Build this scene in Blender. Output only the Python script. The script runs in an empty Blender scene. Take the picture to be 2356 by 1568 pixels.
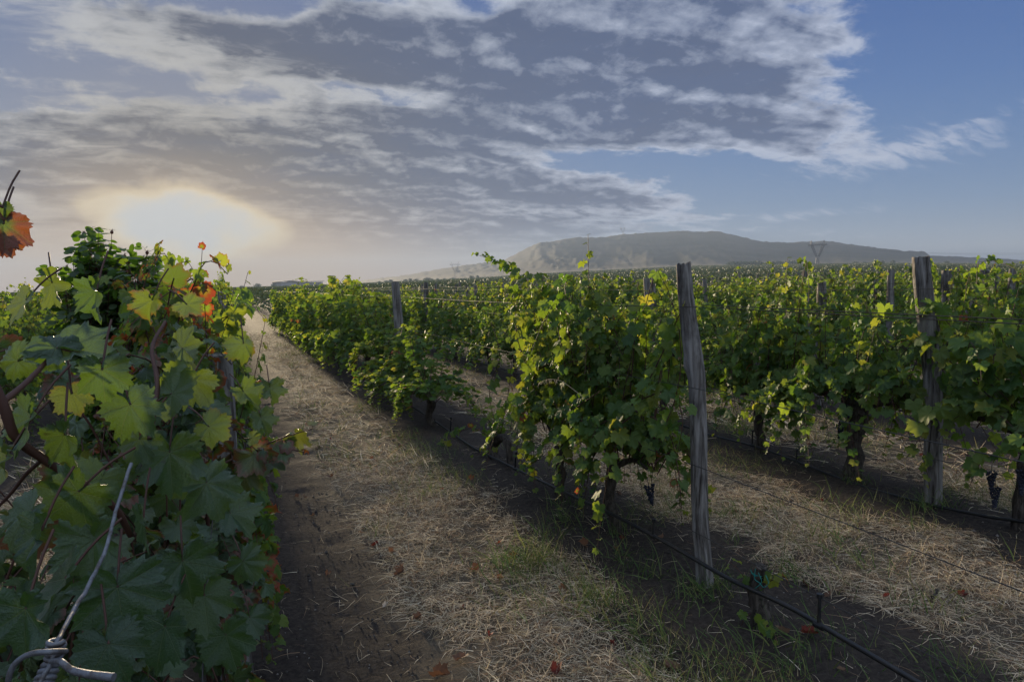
import bpy, math, random
import numpy as np
from math import radians as RAD, sin, cos, pi

sc = bpy.context.scene
COL = sc.collection

# ------------------------------------------------------------------ camera
# calibration: the survey of the photograph in units of a 2356 x 1568 picture
FPX = 1570.0
H = 1.6
YAW, PITCH, ROLL = RAD(22.884), RAD(4.890), RAD(1.318)
Fv = np.array([sin(YAW) * cos(PITCH), cos(YAW) * cos(PITCH), -sin(PITCH)])
R0 = np.array([cos(YAW), -sin(YAW), 0.0]); U0 = np.cross(R0, Fv)
Rv = R0 * cos(ROLL) - U0 * sin(ROLL); Uv = U0 * cos(ROLL) + R0 * sin(ROLL)
EYE = np.array([0.0, 0.0, H])

def ray(x, y):
    return Fv + Rv * (x - 1178) / FPX - Uv * (y - 784) / FPX
def at_depth(x, y, z):
    return EYE + ray(x, y) * z
def on_row(x, y, X):                      # point of the vertical plane of a row
    d = ray(x, y); return EYE + d * (X / d[0])
def on_ground(x, y, z=0.0):
    d = ray(x, y); return EYE + d * ((z - H) / d[2])
def proj(P):
    d = np.asarray(P, float) - EYE; z = d @ Fv
    return 1178 + FPX * (d @ Rv) / z, 784 - FPX * (d @ Uv) / z, z
def azel(x, y):
    d = ray(x, y); d = d / np.linalg.norm(d)
    return math.degrees(math.atan2(d[0], d[1])), math.degrees(math.asin(d[2]))

cd = bpy.data.cameras.new("camera"); cam = bpy.data.objects.new("camera", cd); COL.objects.link(cam)
cd.sensor_width = 36; cd.lens = 36 * FPX / 2356; cd.clip_start = 0.03; cd.clip_end = 20000
from mathutils import Matrix, Vector
Mx = Matrix(((Rv[0], Uv[0], -Fv[0], 0), (Rv[1], Uv[1], -Fv[1], 0), (Rv[2], Uv[2], -Fv[2], H), (0, 0, 0, 1)))
cam.matrix_world = Mx
sc.camera = cam

# ------------------------------------------------------------------ node helpers
def lk(nt, a, b): nt.links.new(a, b)
def nd(nt, typ, ins=None, **at):
    n = nt.nodes.new(typ)
    for k, v in at.items(): setattr(n, k, v)
    for k, v in (ins or {}).items():
        if isinstance(v, bpy.types.NodeSocket): nt.links.new(v, n.inputs[k])
        else: n.inputs[k].default_value = v
    return n
def M(nt, op, a, b=None, c=None, clamp=False):
    ins = {0: a}
    if b is not None: ins[1] = b
    if c is not None: ins[2] = c
    return nd(nt, "ShaderNodeMath", ins, operation=op, use_clamp=clamp).outputs[0]
def smooth(nt, v, a, b, lo=0.0, hi=1.0):
    return nd(nt, "ShaderNodeMapRange", {0: v, 1: a, 2: b, 3: lo, 4: hi}, interpolation_type='SMOOTHSTEP').outputs[0]
def mixc(nt, f, a, b, mode='MIX'):
    n = nt.nodes.new("ShaderNodeMix"); n.data_type = 'RGBA'; n.blend_type = mode
    for i, v in ((0, f), (6, a), (7, b)):
        if isinstance(v, bpy.types.NodeSocket): nt.links.new(v, n.inputs[i])
        else: n.inputs[i].default_value = v if i == 0 else (*v[:3], 1)
    return n.outputs[2]
def noise(nt, vec, scale, detail=4, rough=.55, dist=0.0):
    return nd(nt, "ShaderNodeTexNoise", {"Vector": vec, "Scale": scale, "Detail": detail, "Roughness": rough, "Distortion": dist}).outputs[0]
def newmat(name):
    m = bpy.data.materials.new(name); m.use_nodes = True
    nt = m.node_tree; nt.nodes.clear()
    return m, nt, nd(nt, "ShaderNodeOutputMaterial")

# ------------------------------------------------------------------ sky, sun, exposure
SUN_AZ, SUN_EL = azel(440, 497)
world = bpy.data.worlds.new("World"); sc.world = world; world.use_nodes = True
wt = world.node_tree; wt.nodes.clear()
wo = nd(wt, "ShaderNodeOutputWorld"); bg = nd(wt, "ShaderNodeBackground"); lk(wt, bg.outputs[0], wo.inputs[0])
bg.inputs[1].default_value = 0.1
sky = nd(wt, "ShaderNodeTexSky", sky_type='NISHITA', sun_disc=False, sun_elevation=RAD(SUN_EL), sun_rotation=RAD(SUN_AZ),
         air_density=1.0, dust_density=0.8, ozone_density=2.0)
dirv = nd(wt, "ShaderNodeTexCoord").outputs["Generated"]
dn = nd(wt, "ShaderNodeVectorMath", {0: dirv}, operation='NORMALIZE').outputs[0]
sp = nd(wt, "ShaderNodeSeparateXYZ", {0: dn})
az = M(wt, 'MULTIPLY', M(wt, 'ARCTAN2', sp.outputs[0], sp.outputs[1]), 57.29578)
el = M(wt, 'MULTIPLY', M(wt, 'ARCSINE', sp.outputs[2]), 57.29578)
ae = nd(wt, "ShaderNodeCombineXYZ", {0: az, 1: el, 2: 0.0}).outputs[0]
def blob_r2(a0, e0, sa, se, rot=0.0):
    mp = nd(wt, "ShaderNodeMapping", {"Vector": ae, "Location": (a0, e0, 0), "Rotation": (0, 0, RAD(rot)), "Scale": (sa, se, 1)}, vector_type='TEXTURE').outputs[0]
    return nd(wt, "ShaderNodeVectorMath", {0: mp, 1: mp}, operation='DOT_PRODUCT').outputs["Value"]
def blob(px, py, hw, hh, rot, wgt):
    a0, e0 = azel(px, py)
    g = M(wt, 'EXPONENT', M(wt, 'MULTIPLY', blob_r2(a0, e0, hw / 27.4, hh / 27.4, rot), -1.0))
    return M(wt, 'MULTIPLY', g, wgt)
# cloud sheet: directions laid on a flat layer above the land
zz = M(wt, 'ADD', M(wt, 'MAXIMUM', sp.outputs[2], 0.0), 0.10)
pl = nd(wt, "ShaderNodeCombineXYZ", {0: M(wt, 'DIVIDE', sp.outputs[0], zz), 1: M(wt, 'DIVIDE', sp.outputs[1], zz), 2: 0.0}).outputs[0]
plr = nd(wt, "ShaderNodeMapping", {"Vector": pl, "Rotation": (0, 0, RAD(-28)), "Scale": (1.0, 1.25, 1.0)}).outputs[0]
nbig = noise(wt, plr, 1.7, 3, .5, .6)
zf = M(wt, 'ADD', M(wt, 'MAXIMUM', sp.outputs[2], 0.0), 0.30)
plf = nd(wt, "ShaderNodeCombineXYZ", {0: M(wt, 'DIVIDE', sp.outputs[0], zf), 1: M(wt, 'DIVIDE', sp.outputs[1], zf), 2: 0.0}).outputs[0]
nfine = noise(wt, plf, 10.0, 9, .63, .2)
wisp = noise(wt, nd(wt, "ShaderNodeMapping", {"Vector": pl, "Rotation": (0, 0, RAD(35)), "Scale": (1.0, 3.6, 1.0)}).outputs[0], 2.6, 6, .6, .5)
BLOBS = [  # px, py, half width, half height, rotation, weight
    (820, 95, 300, 66, -4, .78), (1120, 60, 200, 60, 0, .2), (1330, 150, 430, 140, -4, .40), (1700, 150, 380, 130, 6, .34), (1250, 265, 170, 50, 0, .3),
    (540, 375, 400, 70, -3, .85), (130, 405, 200, 40, 0, .40), (1020, 425, 360, 72, -8, .85), (1350, 460, 250, 48, -3, .44), (1500, 290, 420, 55, -6, .50),
    (380, 105, 420, 62, -6, .24), (520, 262, 420, 34, -3, .26), (900, 262, 240, 40, -8, .18), (1200, 235, 220, 60, -25, .16),
    (2040, 355, 200, 42, 6, .22), (1150, 380, 120, 22, -12, .2), (920, 560, 480, 52, -3, .5), (200, 500, 240, 90, 0, .20),
    (2270, 150, 210, 270, 0, -.75), (1960, 190, 150, 60, 20, .06), (870, 216, 190, 26, -4, -.46), (1420, 378, 300, 34, -3, -.50), (1740, 440, 240, 40, 0, -.42),
    (600, 18, 120, 34, 0, -.40), (1090, 15, 60, 30, 0, -.35), (250, 205, 260, 62, -4, -.30), (2000, 590, 600, 40, 0, -.30), (2050, 455, 300, 40, 0, -.3), (60, 20, 120, 40, 0, -.3),
]
bias = None
for b in BLOBS:
    v = blob(*b); bias = v if bias is None else M(wt, 'ADD', bias, v)
rho = M(wt, 'ADD', bias, M(wt, 'ADD', M(wt, 'MULTIPLY', M(wt, 'SUBTRACT', nbig, .5), .9),
        M(wt, 'ADD', M(wt, 'MULTIPLY', M(wt, 'SUBTRACT', nfine, .5), 1.0), M(wt, 'MULTIPLY', M(wt, 'SUBTRACT', wisp, .5), .45))))
lo_fade = smooth(wt, el, 0.5, 6.0)
# nearness to the sun
sdir = (sin(RAD(SUN_AZ)) * cos(RAD(SUN_EL)), cos(RAD(SUN_AZ)) * cos(RAD(SUN_EL)), sin(RAD(SUN_EL)))
sdot = nd(wt, "ShaderNodeVectorMath", {0: dn, 1: sdir}, operation='DOT_PRODUCT').outputs["Value"]
sang = M(wt, 'MULTIPLY', M(wt, 'ARCCOSINE', M(wt, 'MINIMUM', sdot, 1.0)), 57.29578)
near = M(wt, 'EXPONENT', M(wt, 'MULTIPLY', M(wt, 'POWER', M(wt, 'DIVIDE', sang, 17.0), 2.0), -1.0))
wide = M(wt, 'EXPONENT', M(wt, 'MULTIPLY', M(wt, 'DIVIDE', sang, 30.0), -1.0))
K = 4.35
def k(c): return tuple(v * K for v in c)
# clear air: Nishita plus a pale evening veil; zenith out of view brightened as fill light
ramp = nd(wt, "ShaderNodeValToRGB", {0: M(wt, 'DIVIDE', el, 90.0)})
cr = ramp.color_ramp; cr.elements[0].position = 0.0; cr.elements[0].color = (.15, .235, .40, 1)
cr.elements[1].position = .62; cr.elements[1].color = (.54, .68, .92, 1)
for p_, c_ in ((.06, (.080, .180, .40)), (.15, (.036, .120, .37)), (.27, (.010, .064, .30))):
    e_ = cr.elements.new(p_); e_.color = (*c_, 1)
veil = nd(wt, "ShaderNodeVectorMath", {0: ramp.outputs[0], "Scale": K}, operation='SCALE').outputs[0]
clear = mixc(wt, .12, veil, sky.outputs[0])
clear = mixc(wt, M(wt, 'MULTIPLY', wide, .7), clear, k((.085, .13, .205)))
clear = mixc(wt, M(wt, 'MULTIPLY', near, .5), clear, k((.25, .24, .235)))
brightc = mixc(wt, near, mixc(wt, wide, k((.40, .46, .61)), k((.46, .49, .52))), k((.42, .395, .35)))
darkc = mixc(wt, wide, k((.068, .108, .225)), k((.076, .096, .145)))
darkc = mixc(wt, M(wt, 'MULTIPLY', near, .8), darkc, k((.125, .116, .112)))
darkc = mixc(wt, M(wt, 'MULTIPLY', smooth(wt, nbig, .55, .35), .35), darkc, k((.07, .095, .17)))
# light from the low sun: compare each spot of the sheet with its neighbour towards the sun
def shifted(vec, dy): return nd(wt, "ShaderNodeVectorMath", {0: vec, 1: (-.02 * dy, dy, 0)}, operation='ADD').outputs[0]
sf = M(wt, 'SUBTRACT', nfine, noise(wt, shifted(plf, .042), 10.0, 9, .63, .2))
sb = M(wt, 'SUBTRACT', nbig, noise(wt, shifted(plr, .16), 1.7, 3, .5, .6))
f1 = M(wt, 'MULTIPLY', smooth(wt, rho, -.04, .24), .95)
f2 = smooth(wt, rho, .10, .46)
lit = M(wt, 'ADD', M(wt, 'SUBTRACT', 1.0, M(wt, 'MULTIPLY', f2, .96)), M(wt, 'ADD', M(wt, 'MULTIPLY', sf, 2.2), M(wt, 'MULTIPLY', sb, 2.4)), clamp=True)
cloudc = mixc(wt, lit, darkc, brightc)
c1 = mixc(wt, M(wt, 'MULTIPLY', f1, lo_fade), clear, cloudc)
# thin wisps lit white
tb = None
for b in ((2060, 350, 230, 46, 6, 1.0), (2200, 295, 170, 20, 12, .8), (1250, 487, 340, 17, -2, .9), (1850, 494, 190, 14, 2, .85), (2000, 545, 260, 12, 0, .5), (330, 100, 420, 60, -8, 1.0), (480, 262, 420, 36, -3, .9),
          (150, 330, 230, 50, -4, .8), (1150, 380, 130, 20, -12, .8), (1000, 25, 120, 30, 0, .8), (900, 540, 300, 20, -3, .5), (120, 470, 230, 50, -4, .6), (1530, 445, 50, 14, 0, .8)):
    v = blob(*b); tb = v if tb is None else M(wt, 'MAXIMUM', tb, v)
tw = noise(wt, nd(wt, "ShaderNodeMapping", {"Vector": plf, "Rotation": (0, 0, RAD(38)), "Scale": (1.0, 2.4, 1.0)}).outputs[0], 9.0, 8, .62, .5)
ft = M(wt, 'MULTIPLY', smooth(wt, M(wt, 'ADD', tw, M(wt, 'MULTIPLY', tb, .34)), .62, .92), tb)
c2 = c1
c2 = mixc(wt, M(wt, 'MULTIPLY', ft, .85), c2, brightc)
# warm band under the sun and the burnt-out opening in the cloud round it
a0, e0 = azel(470, 625)
band = M(wt, 'EXPONENT', M(wt, 'MULTIPLY', blob_r2(a0, e0, 15, 4.0), -1.0))
c3 = mixc(wt, M(wt, 'MULTIPLY', band, .9), c2, k((.60, .37, .18)))
a0, e0 = azel(430, 512)
r2 = M(wt, 'ADD', blob_r2(a0, e0, 5.6, 2.6, -6), M(wt, 'MULTIPLY', M(wt, 'SUBTRACT', noise(wt, nd(wt, "ShaderNodeMapping", {"Vector": ae, "Scale": (1.0, 1.5, 1.0)}).outputs[0], .22, 4, .5, .3), .5), 2.6))
r2 = M(wt, 'ADD', r2, blob(640, 465, 120, 26, -12, .9))
halo = M(wt, 'EXPONENT', M(wt, 'MULTIPLY', M(wt, 'MAXIMUM', r2, 0.0), -.42))
c4 = mixc(wt, M(wt, 'MULTIPLY', halo, .75), c3, k((.56, .41, .25)))
c5 = mixc(wt, smooth(wt, r2, 1.8, .6), c4, k((.74, .60, .38)))
c6 = mixc(wt, smooth(wt, r2, 1.15, .1), c5, k((.56, .56, .55)))
# brightness added to the unseen sky behind the viewer, as fill light
back_fill = M(wt, 'MULTIPLY', smooth(wt, M(wt, 'MULTIPLY', sdot, -1.0), .05, .75), smooth(wt, el, 1, 14))
c7 = mixc(wt, back_fill, c6, k((.56, .68, .86)))
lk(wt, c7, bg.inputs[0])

sl = bpy.data.lights.new("sun", 'SUN'); sun = bpy.data.objects.new("sun", sl); COL.objects.link(sun)
sl.energy = 5.0; sl.angle = RAD(4.0); sl.color = (1.0, .80, .52)
sun.rotation_euler = Vector(sdir).to_track_quat('Z', 'Y').to_euler()

vs = sc.view_settings; vs.view_transform = 'Standard'; vs.look = 'None'; vs.exposure = 1.34; vs.gamma = 1.0; vs.use_curve_mapping = False
sc.cycles.use_denoising = True
sc.cycles.max_bounces = 6; sc.cycles.diffuse_bounces = 3; sc.cycles.transmission_bounces = 4; sc.cycles.volume_bounces = 0; sc.cycles.transparent_max_bounces = 8
sc.cycles.sample_clamp_indirect = 4.0

# ------------------------------------------------------------------ bookkeeping
def tag(o, label=None, cat=None, group=None, kind=None):
    if label: o['label'] = label
    if cat: o['category'] = cat
    if group: o['group'] = group
    if kind: o['kind'] = kind
    return o
def empty(name, loc, label, cat, group=None, rz=0.0):
    o = bpy.data.objects.new(name, None); COL.objects.link(o); o.location = loc; o.rotation_euler = (0, 0, rz); o.empty_display_size = .1
    return tag(o, label, cat, group)
def link(name, mesh, parent=None):
    o = bpy.data.objects.new(name, mesh); COL.objects.link(o); o.parent = parent
    return o
def copy_tree(o, parent=None):
    c = o.copy(); COL.objects.link(c); c.parent = parent
    for ch in [x for x in o.children]: copy_tree(ch, c)
    return c

class Acc:                                # collects geometry for ONE mesh
    def __init__(s): s.V = []; s.L = []; s.T = []; s.C = []; s.UV = []; s.MI = []; s.n = 0
    def add(s, V, faces, col=None, uv=None, mi=0):
        V = np.asarray(V, float).reshape(-1, 3); m = len(V)
        F = np.asarray(faces)
        if F.dtype == object or F.ndim != 2:
            for sz in {len(f) for f in faces}: s._f(np.array([f for f in faces if len(f) == sz]), mi)
        else: s._f(F, mi)
        s.V.append(V)
        c = np.ones((m, 4)) * .5 if col is None else np.broadcast_to(np.asarray(col, float), (m, 4))
        s.C.append(c); s.UV.append(np.zeros((m, 2)) if uv is None else uv); s.n += m
    def _f(s, F, mi):
        s.L.append((F + s.n).ravel()); s.T.append(np.full(len(F), F.shape[1])); s.MI.append(np.full(len(F), mi))
    def mesh(s, name, mats, smoothed=True):
        me = bpy.data.meshes.new(name)
        V = np.concatenate(s.V); L = np.concatenate(s.L).astype(np.int32); T = np.concatenate(s.T).astype(np.int32)
        me.vertices.add(len(V)); me.vertices.foreach_set("co", V.astype(np.float32).ravel())
        me.loops.add(len(L)); me.loops.foreach_set("vertex_index", L)
        me.polygons.add(len(T)); me.polygons.foreach_set("loop_start", (np.cumsum(T) - T).astype(np.int32)); me.polygons.foreach_set("loop_total", T)
        me.polygons.foreach_set("material_index", np.concatenate(s.MI).astype(np.int32))
        me.polygons.foreach_set("use_smooth", np.full(len(T), smoothed))
        a = me.attributes.new("tint", 'FLOAT_COLOR', 'POINT'); a.data.foreach_set("color", np.concatenate(s.C).astype(np.float32).ravel())
        u = me.uv_layers.new(name="UVMap"); u.data.foreach_set("uv", np.concatenate(s.UV)[L].astype(np.float32).ravel())
        for m in (mats if isinstance(mats, (list, tuple)) else [mats]): me.materials.append(m)
        me.update(); me.validate()
        return me
    def obj(s, name, mats, parent=None, smoothed=True):
        return link(name, s.mesh(name, mats, smoothed), parent)

def frame_of(P):
    P = np.asarray(P, float); T = np.gradient(P, axis=0); T /= np.linalg.norm(T, axis=1)[:, None] + 1e-12
    ref = np.array([0.31, .57, .76]) if abs(T[0] @ np.array([.31, .57, .76])) < .9 else np.array([1., 0, 0])
    N = np.empty_like(P); n = np.cross(T[0], ref); n /= np.linalg.norm(n)
    for i in range(len(P)):
        n = n - T[i] * (n @ T[i]); n /= np.linalg.norm(n) + 1e-12; N[i] = n
    return P, T, N, np.cross(T, N)
def tube(acc, P, rad, sides=8, col=None, mi=0, cap=True, bump=None):
    P, T, N, B = frame_of(P); k_ = len(P); rad = np.broadcast_to(np.asarray(rad, float), (k_,))
    a = np.arange(sides) * 2 * pi / sides
    r = rad[:, None] * (np.ones((k_, sides)) if bump is None else bump)
    V = P[:, None, :] + r[..., None] * (np.cos(a)[None, :, None] * N[:, None, :] + np.sin(a)[None, :, None] * B[:, None, :])
    i, j = np.meshgrid(np.arange(k_ - 1), np.arange(sides), indexing='ij'); j2 = (j + 1) % sides
    Fq = np.stack([i * sides + j, i * sides + j2, (i + 1) * sides + j2, (i + 1) * sides + j], -1).reshape(-1, 4)
    uv = np.stack(np.meshgrid(np.arange(sides) / sides, np.linspace(0, 1, k_)), -1).reshape(-1, 2)
    V = V.reshape(-1, 3)
    faces = Fq
    acc.add(V, faces, col, uv, mi)
    if cap:
        for e, o in ((0, P[0]), (k_ - 1, P[-1])):
            W = np.vstack([V[e * sides:(e + 1) * sides], o[None]])
            acc.add(W, [(q, (q + 1) % sides, sides) if e else ((q + 1) % sides, q, sides) for q in range(sides)], col, None, mi)
def prisms(acc, A, B_, rad, col=None, mi=0):     # many thin three-sided stalks
    A = np.asarray(A); B_ = np.asarray(B_); n = len(A)
    if not n: return
    T = B_ - A; T /= np.linalg.norm(T, axis=1)[:, None] + 1e-9
    N = np.cross(T, [0.37, .21, .9]); N /= np.linalg.norm(N, axis=1)[:, None] + 1e-9; Bn = np.cross(T, N)
    V = np.empty((n, 6, 3))
    for q in range(3):
        o = (cos(q * 2.094) * N + sin(q * 2.094) * Bn) * rad
        V[:, q] = A + o; V[:, 3 + q] = B_ + o * .8
    F = np.array([[0, 1, 4, 3], [1, 2, 5, 4], [2, 0, 3, 5]])
    acc.add(V.reshape(-1, 3), (F[None] + 6 * np.arange(n)[:, None, None]).reshape(-1, 4), col, None, mi)
def bez(p0, p1, p2, n):
    t = np.linspace(0, 1, n)[:, None]
    return (1 - t) ** 2 * np.asarray(p0) + 2 * t * (1 - t) * np.asarray(p1) + t * t * np.asarray(p2)
def spline(P, n):                            # Catmull-Rom through the points
    P = np.asarray(P, float); Q = np.vstack([2 * P[0] - P[1], P, 2 * P[-1] - P[-2]]); m = len(P) - 1
    u = np.linspace(0, m - 1e-9, n); i = u.astype(int); t = (u - i)[:, None]
    a, b, c, d = Q[i], Q[i + 1], Q[i + 2], Q[i + 3]
    return .5 * (2 * b + (c - a) * t + (2 * a - 5 * b + 4 * c - d) * t ** 2 + (3 * b - a - 3 * c + d) * t ** 3)

# ------------------------------------------------------------------ materials
def leaf_material(name, veins, thin=.38, dull=False):
    m, nt, out = newmat(name)
    at = nd(nt, "ShaderNodeAttribute", attribute_name="tint")
    rgb = nd(nt, "ShaderNodeSeparateColor", {0: at.outputs["Color"]})
    rnd, aut, edge, yel = rgb.outputs[0], rgb.outputs[1], rgb.outputs[2], at.outputs["Alpha"]
    uv = nd(nt, "ShaderNodeUVMap").outputs[0]
    geo = nd(nt, "ShaderNodeNewGeometry")
    n1 = noise(nt, geo.outputs["Position"], 22, 3)
    base = mixc(nt, rnd, (.029, .072, .016), (.088, .165, .026))
    base = mixc(nt, yel, base, (.17, .20, .028))
    base = mixc(nt, M(nt, 'MULTIPLY', n1, .35), base, (.03, .06, .02))
    trans = mixc(nt, rnd, (.13, .26, .015), (.36, .50, .03))
    trans = mixc(nt, yel, trans, (.62, .56, .05))
    e2 = M(nt, 'ADD', edge, M(nt, 'MULTIPLY', M(nt, 'SUBTRACT', n1, .5), .9))
    fa = M(nt, 'MULTIPLY', smooth(nt, M(nt, 'ADD', e2, M(nt, 'MULTIPLY', aut, .75)), .82, 1.42), smooth(nt, aut, .02, .12))
    base = mixc(nt, fa, base, mixc(nt, n1, (.20, .028, .016), (.26, .085, .02)))
    trans = mixc(nt, fa, trans, (.50, .09, .025))
    spot = smooth(nt, noise(nt, geo.outputs["Position"], 95, 2), .70, .76)
    base = mixc(nt, M(nt, 'MULTIPLY', spot, .7), base, (.09, .05, .02)); trans = mixc(nt, M(nt, 'MULTIPLY', spot, .8), trans, (.05, .03, .01))
    bump_h = n1
    if veins:
        s2 = nd(nt, "ShaderNodeSeparateXYZ", {0: uv}); ax = M(nt, 'ABSOLUTE', s2.outputs[0]); y = s2.outputs[1]
        best, sec = None, None
        for a in (0, 53, 106):
            ca, sa = cos(RAD(a)), sin(RAD(a))
            perp = M(nt, 'ABSOLUTE', M(nt, 'SUBTRACT', M(nt, 'MULTIPLY', ax, ca), M(nt, 'MULTIPLY', y, sa)))
            al = M(nt, 'ADD', M(nt, 'MULTIPLY', ax, sa), M(nt, 'MULTIPLY', y, ca))
            on = M(nt, 'GREATER_THAN', al, 0.0)
            v = M(nt, 'MULTIPLY', smooth(nt, perp, .016, .004), on)
            w = M(nt, 'PINGPONG', M(nt, 'SUBTRACT', M(nt, 'MULTIPLY', al, 5.5), M(nt, 'MULTIPLY', perp, 4.6)), .5)
            w = M(nt, 'MULTIPLY', M(nt, 'MULTIPLY', smooth(nt, w, .05, .012), M(nt, 'LESS_THAN', perp, M(nt, 'MULTIPLY', al, .42))), on)
            best = v if best is None else M(nt, 'MAXIMUM', best, v)
            sec = w if sec is None else M(nt, 'MAXIMUM', sec, w)
        ve = M(nt, 'MAXIMUM', best, M(nt, 'MULTIPLY', sec, .5))
        base = mixc(nt, M(nt, 'MULTIPLY', ve, .55), base, (.16, .20, .07))
        trans = mixc(nt, M(nt, 'MULTIPLY', ve, .5), trans, (.35, .42, .12))
        bump_h = M(nt, 'SUBTRACT', M(nt, 'ADD', M(nt, 'MULTIPLY', n1, .5), M(nt, 'MULTIPLY', noise(nt, uv, 17, 3, .6), .8)), M(nt, 'MULTIPLY', ve, .7))
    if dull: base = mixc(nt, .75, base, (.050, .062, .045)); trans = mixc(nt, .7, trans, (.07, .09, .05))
    under = mixc(nt, .45, base, (.10, .125, .075))
    base = mixc(nt, geo.outputs["Backfacing"], base, under)
    bp = nd(nt, "ShaderNodeBump", {"Strength": .6 if veins else .35, "Distance": .004, "Height": bump_h})
    if veins: base = mixc(nt, .45, base, (.036, .062, .056)); trans = mixc(nt, .35, trans, (.06, .12, .02))
    pr = nd(nt, "ShaderNodeBsdfPrincipled", {"Base Color": base, "Roughness": .42 if veins else .60, "Coat Weight": .22 if veins else 0.0, "Coat Roughness": .38, "Specular IOR Level": .55 if veins else .42, "Normal": bp.outputs[0]})
    tr = nd(nt, "ShaderNodeBsdfTranslucent", {"Color": trans, "Normal": bp.outputs[0]})
    mx = nd(nt, "ShaderNodeMixShader", {0: thin, 1: pr.outputs[0], 2: tr.outputs[0]})
    lk(nt, mx.outputs[0], out.inputs[0])
    return m
LEAFV = leaf_material("vine leaf near", True, .30)
LEAF = leaf_material("vine leaf", False)
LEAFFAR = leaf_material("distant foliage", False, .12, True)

def wood_material(name, dark, light, scale=(26, 26, 2.2), rough=.85):
    m, nt, out = newmat(name)
    tc = nd(nt, "ShaderNodeTexCoord").outputs["Object"]
    mp = nd(nt, "ShaderNodeMapping", {"Vector": tc, "Scale": scale}).outputs[0]
    n1 = noise(nt, mp, 1.0, 6, .65, .8); n2 = noise(nt, tc, 6, 4); 
    n3 = noise(nt, nd(nt, "ShaderNodeMapping", {"Vector": tc, "Scale": tuple(v * 2.6 for v in scale)}).outputs[0], 1.0, 3, .6, .3)
    c = mixc(nt, smooth(nt, n1, .32, .66), dark, light)
    c = mixc(nt, M(nt, 'MULTIPLY', smooth(nt, n2, .48, .72), .55), c, tuple(v * .45 for v in dark))
    c = mixc(nt, smooth(nt, n1, .40, .33), c, (.018, .015, .013))
    hgt = M(nt, 'ADD', smooth(nt, n1, .30, .55), M(nt, 'MULTIPLY', n3, .5))
    bp = nd(nt, "ShaderNodeBump", {"Strength": .9, "Distance": .008, "Height": hgt})
    pr = nd(nt, "ShaderNodeBsdfPrincipled", {"Base Color": c, "Roughness": rough, "Specular IOR Level": .25, "Normal": bp.outputs[0]})
    lk(nt, pr.outputs[0], out.inputs[0]); return m
WOOD = wood_material("weathered post wood", (.075, .062, .052), (.27, .25, .23))
BARK = wood_material("vine bark", (.028, .021, .016), (.10, .082, .065), (60, 60, 9))
def plain(name, color, rough=.6, spec=.4, var=.25, scale=30, metallic=0.0, stain=None):
    m, nt, out = newmat(name)
    tc = nd(nt, "ShaderNodeTexCoord").outputs["Object"]; n = noise(nt, tc, scale, 4)
    c = mixc(nt, n, tuple(v * (1 - var) for v in color), tuple(v * (1 + var) for v in color))
    if stain: c = mixc(nt, M(nt, 'MULTIPLY', smooth(nt, noise(nt, tc, scale * .45, 5, .65), .46, .64), .85), c, stain)
    pr = nd(nt, "ShaderNodeBsdfPrincipled", {"Base Color": c, "Roughness": rough, "Specular IOR Level": spec, "Metallic": metallic,
            "Normal": nd(nt, "ShaderNodeBump", {"Strength": .3, "Distance": .002, "Height": n}).outputs[0]})
    lk(nt, pr.outputs[0], out.inputs[0]); return m
CANE = plain("reddish cane", (.075, .033, .022), .6, .35, .4, 60)
HOSE = plain("black plastic hose", (.012, .012, .013), .5, .45, .2, 40, 0.0, (.026, .022, .019))
WIRE = plain("rusty trellis wire", (.05, .045, .042), .6, .5, .4, 30, .4)
GALV = plain("galvanised wire", (.17, .175, .19), .5, .5, .5, 220, .5, (.075, .055, .042))
TWINE = plain("teal twine", (.01, .23, .20), .6, .3, .15, 40)
GRAPE = plain("dark blue grape skin", (.014, .016, .032), .38, .45, .5, 50)
STEEL = plain("pylon steel", (.10, .10, .11), .6, .4, .1, 1)
PLASTER = plain("pale building plaster", (.36, .34, .32), .9, .2, .08, .3)
ROOFM = plain("grey roof sheet", (.16, .155, .15), .7, .3, .1, .4)
HIP = plain("rose hip skin", (.10, .025, .012), .45, .45, .3, 60)

def attr_material(name, rough=.8, trans=.25):   # colour carried by the strand or leaf itself
    m, nt, out = newmat(name)
    at = nd(nt, "ShaderNodeAttribute", attribute_name="tint")
    pr = nd(nt, "ShaderNodeBsdfPrincipled", {"Base Color": at.outputs["Color"], "Roughness": rough, "Specular IOR Level": .3})
    tr = nd(nt, "ShaderNodeBsdfTranslucent", {"Color": at.outputs["Color"]})
    lk(nt, nd(nt, "ShaderNodeMixShader", {0: trans, 1: pr.outputs[0], 2: tr.outputs[0]}).outputs[0], out.inputs[0]); return m
STRAW = attr_material("dry grass strands")
DEADLEAF = attr_material("fallen leaf", .75, .3)

ROWS = 2.213                               # distance between vine rows
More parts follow.
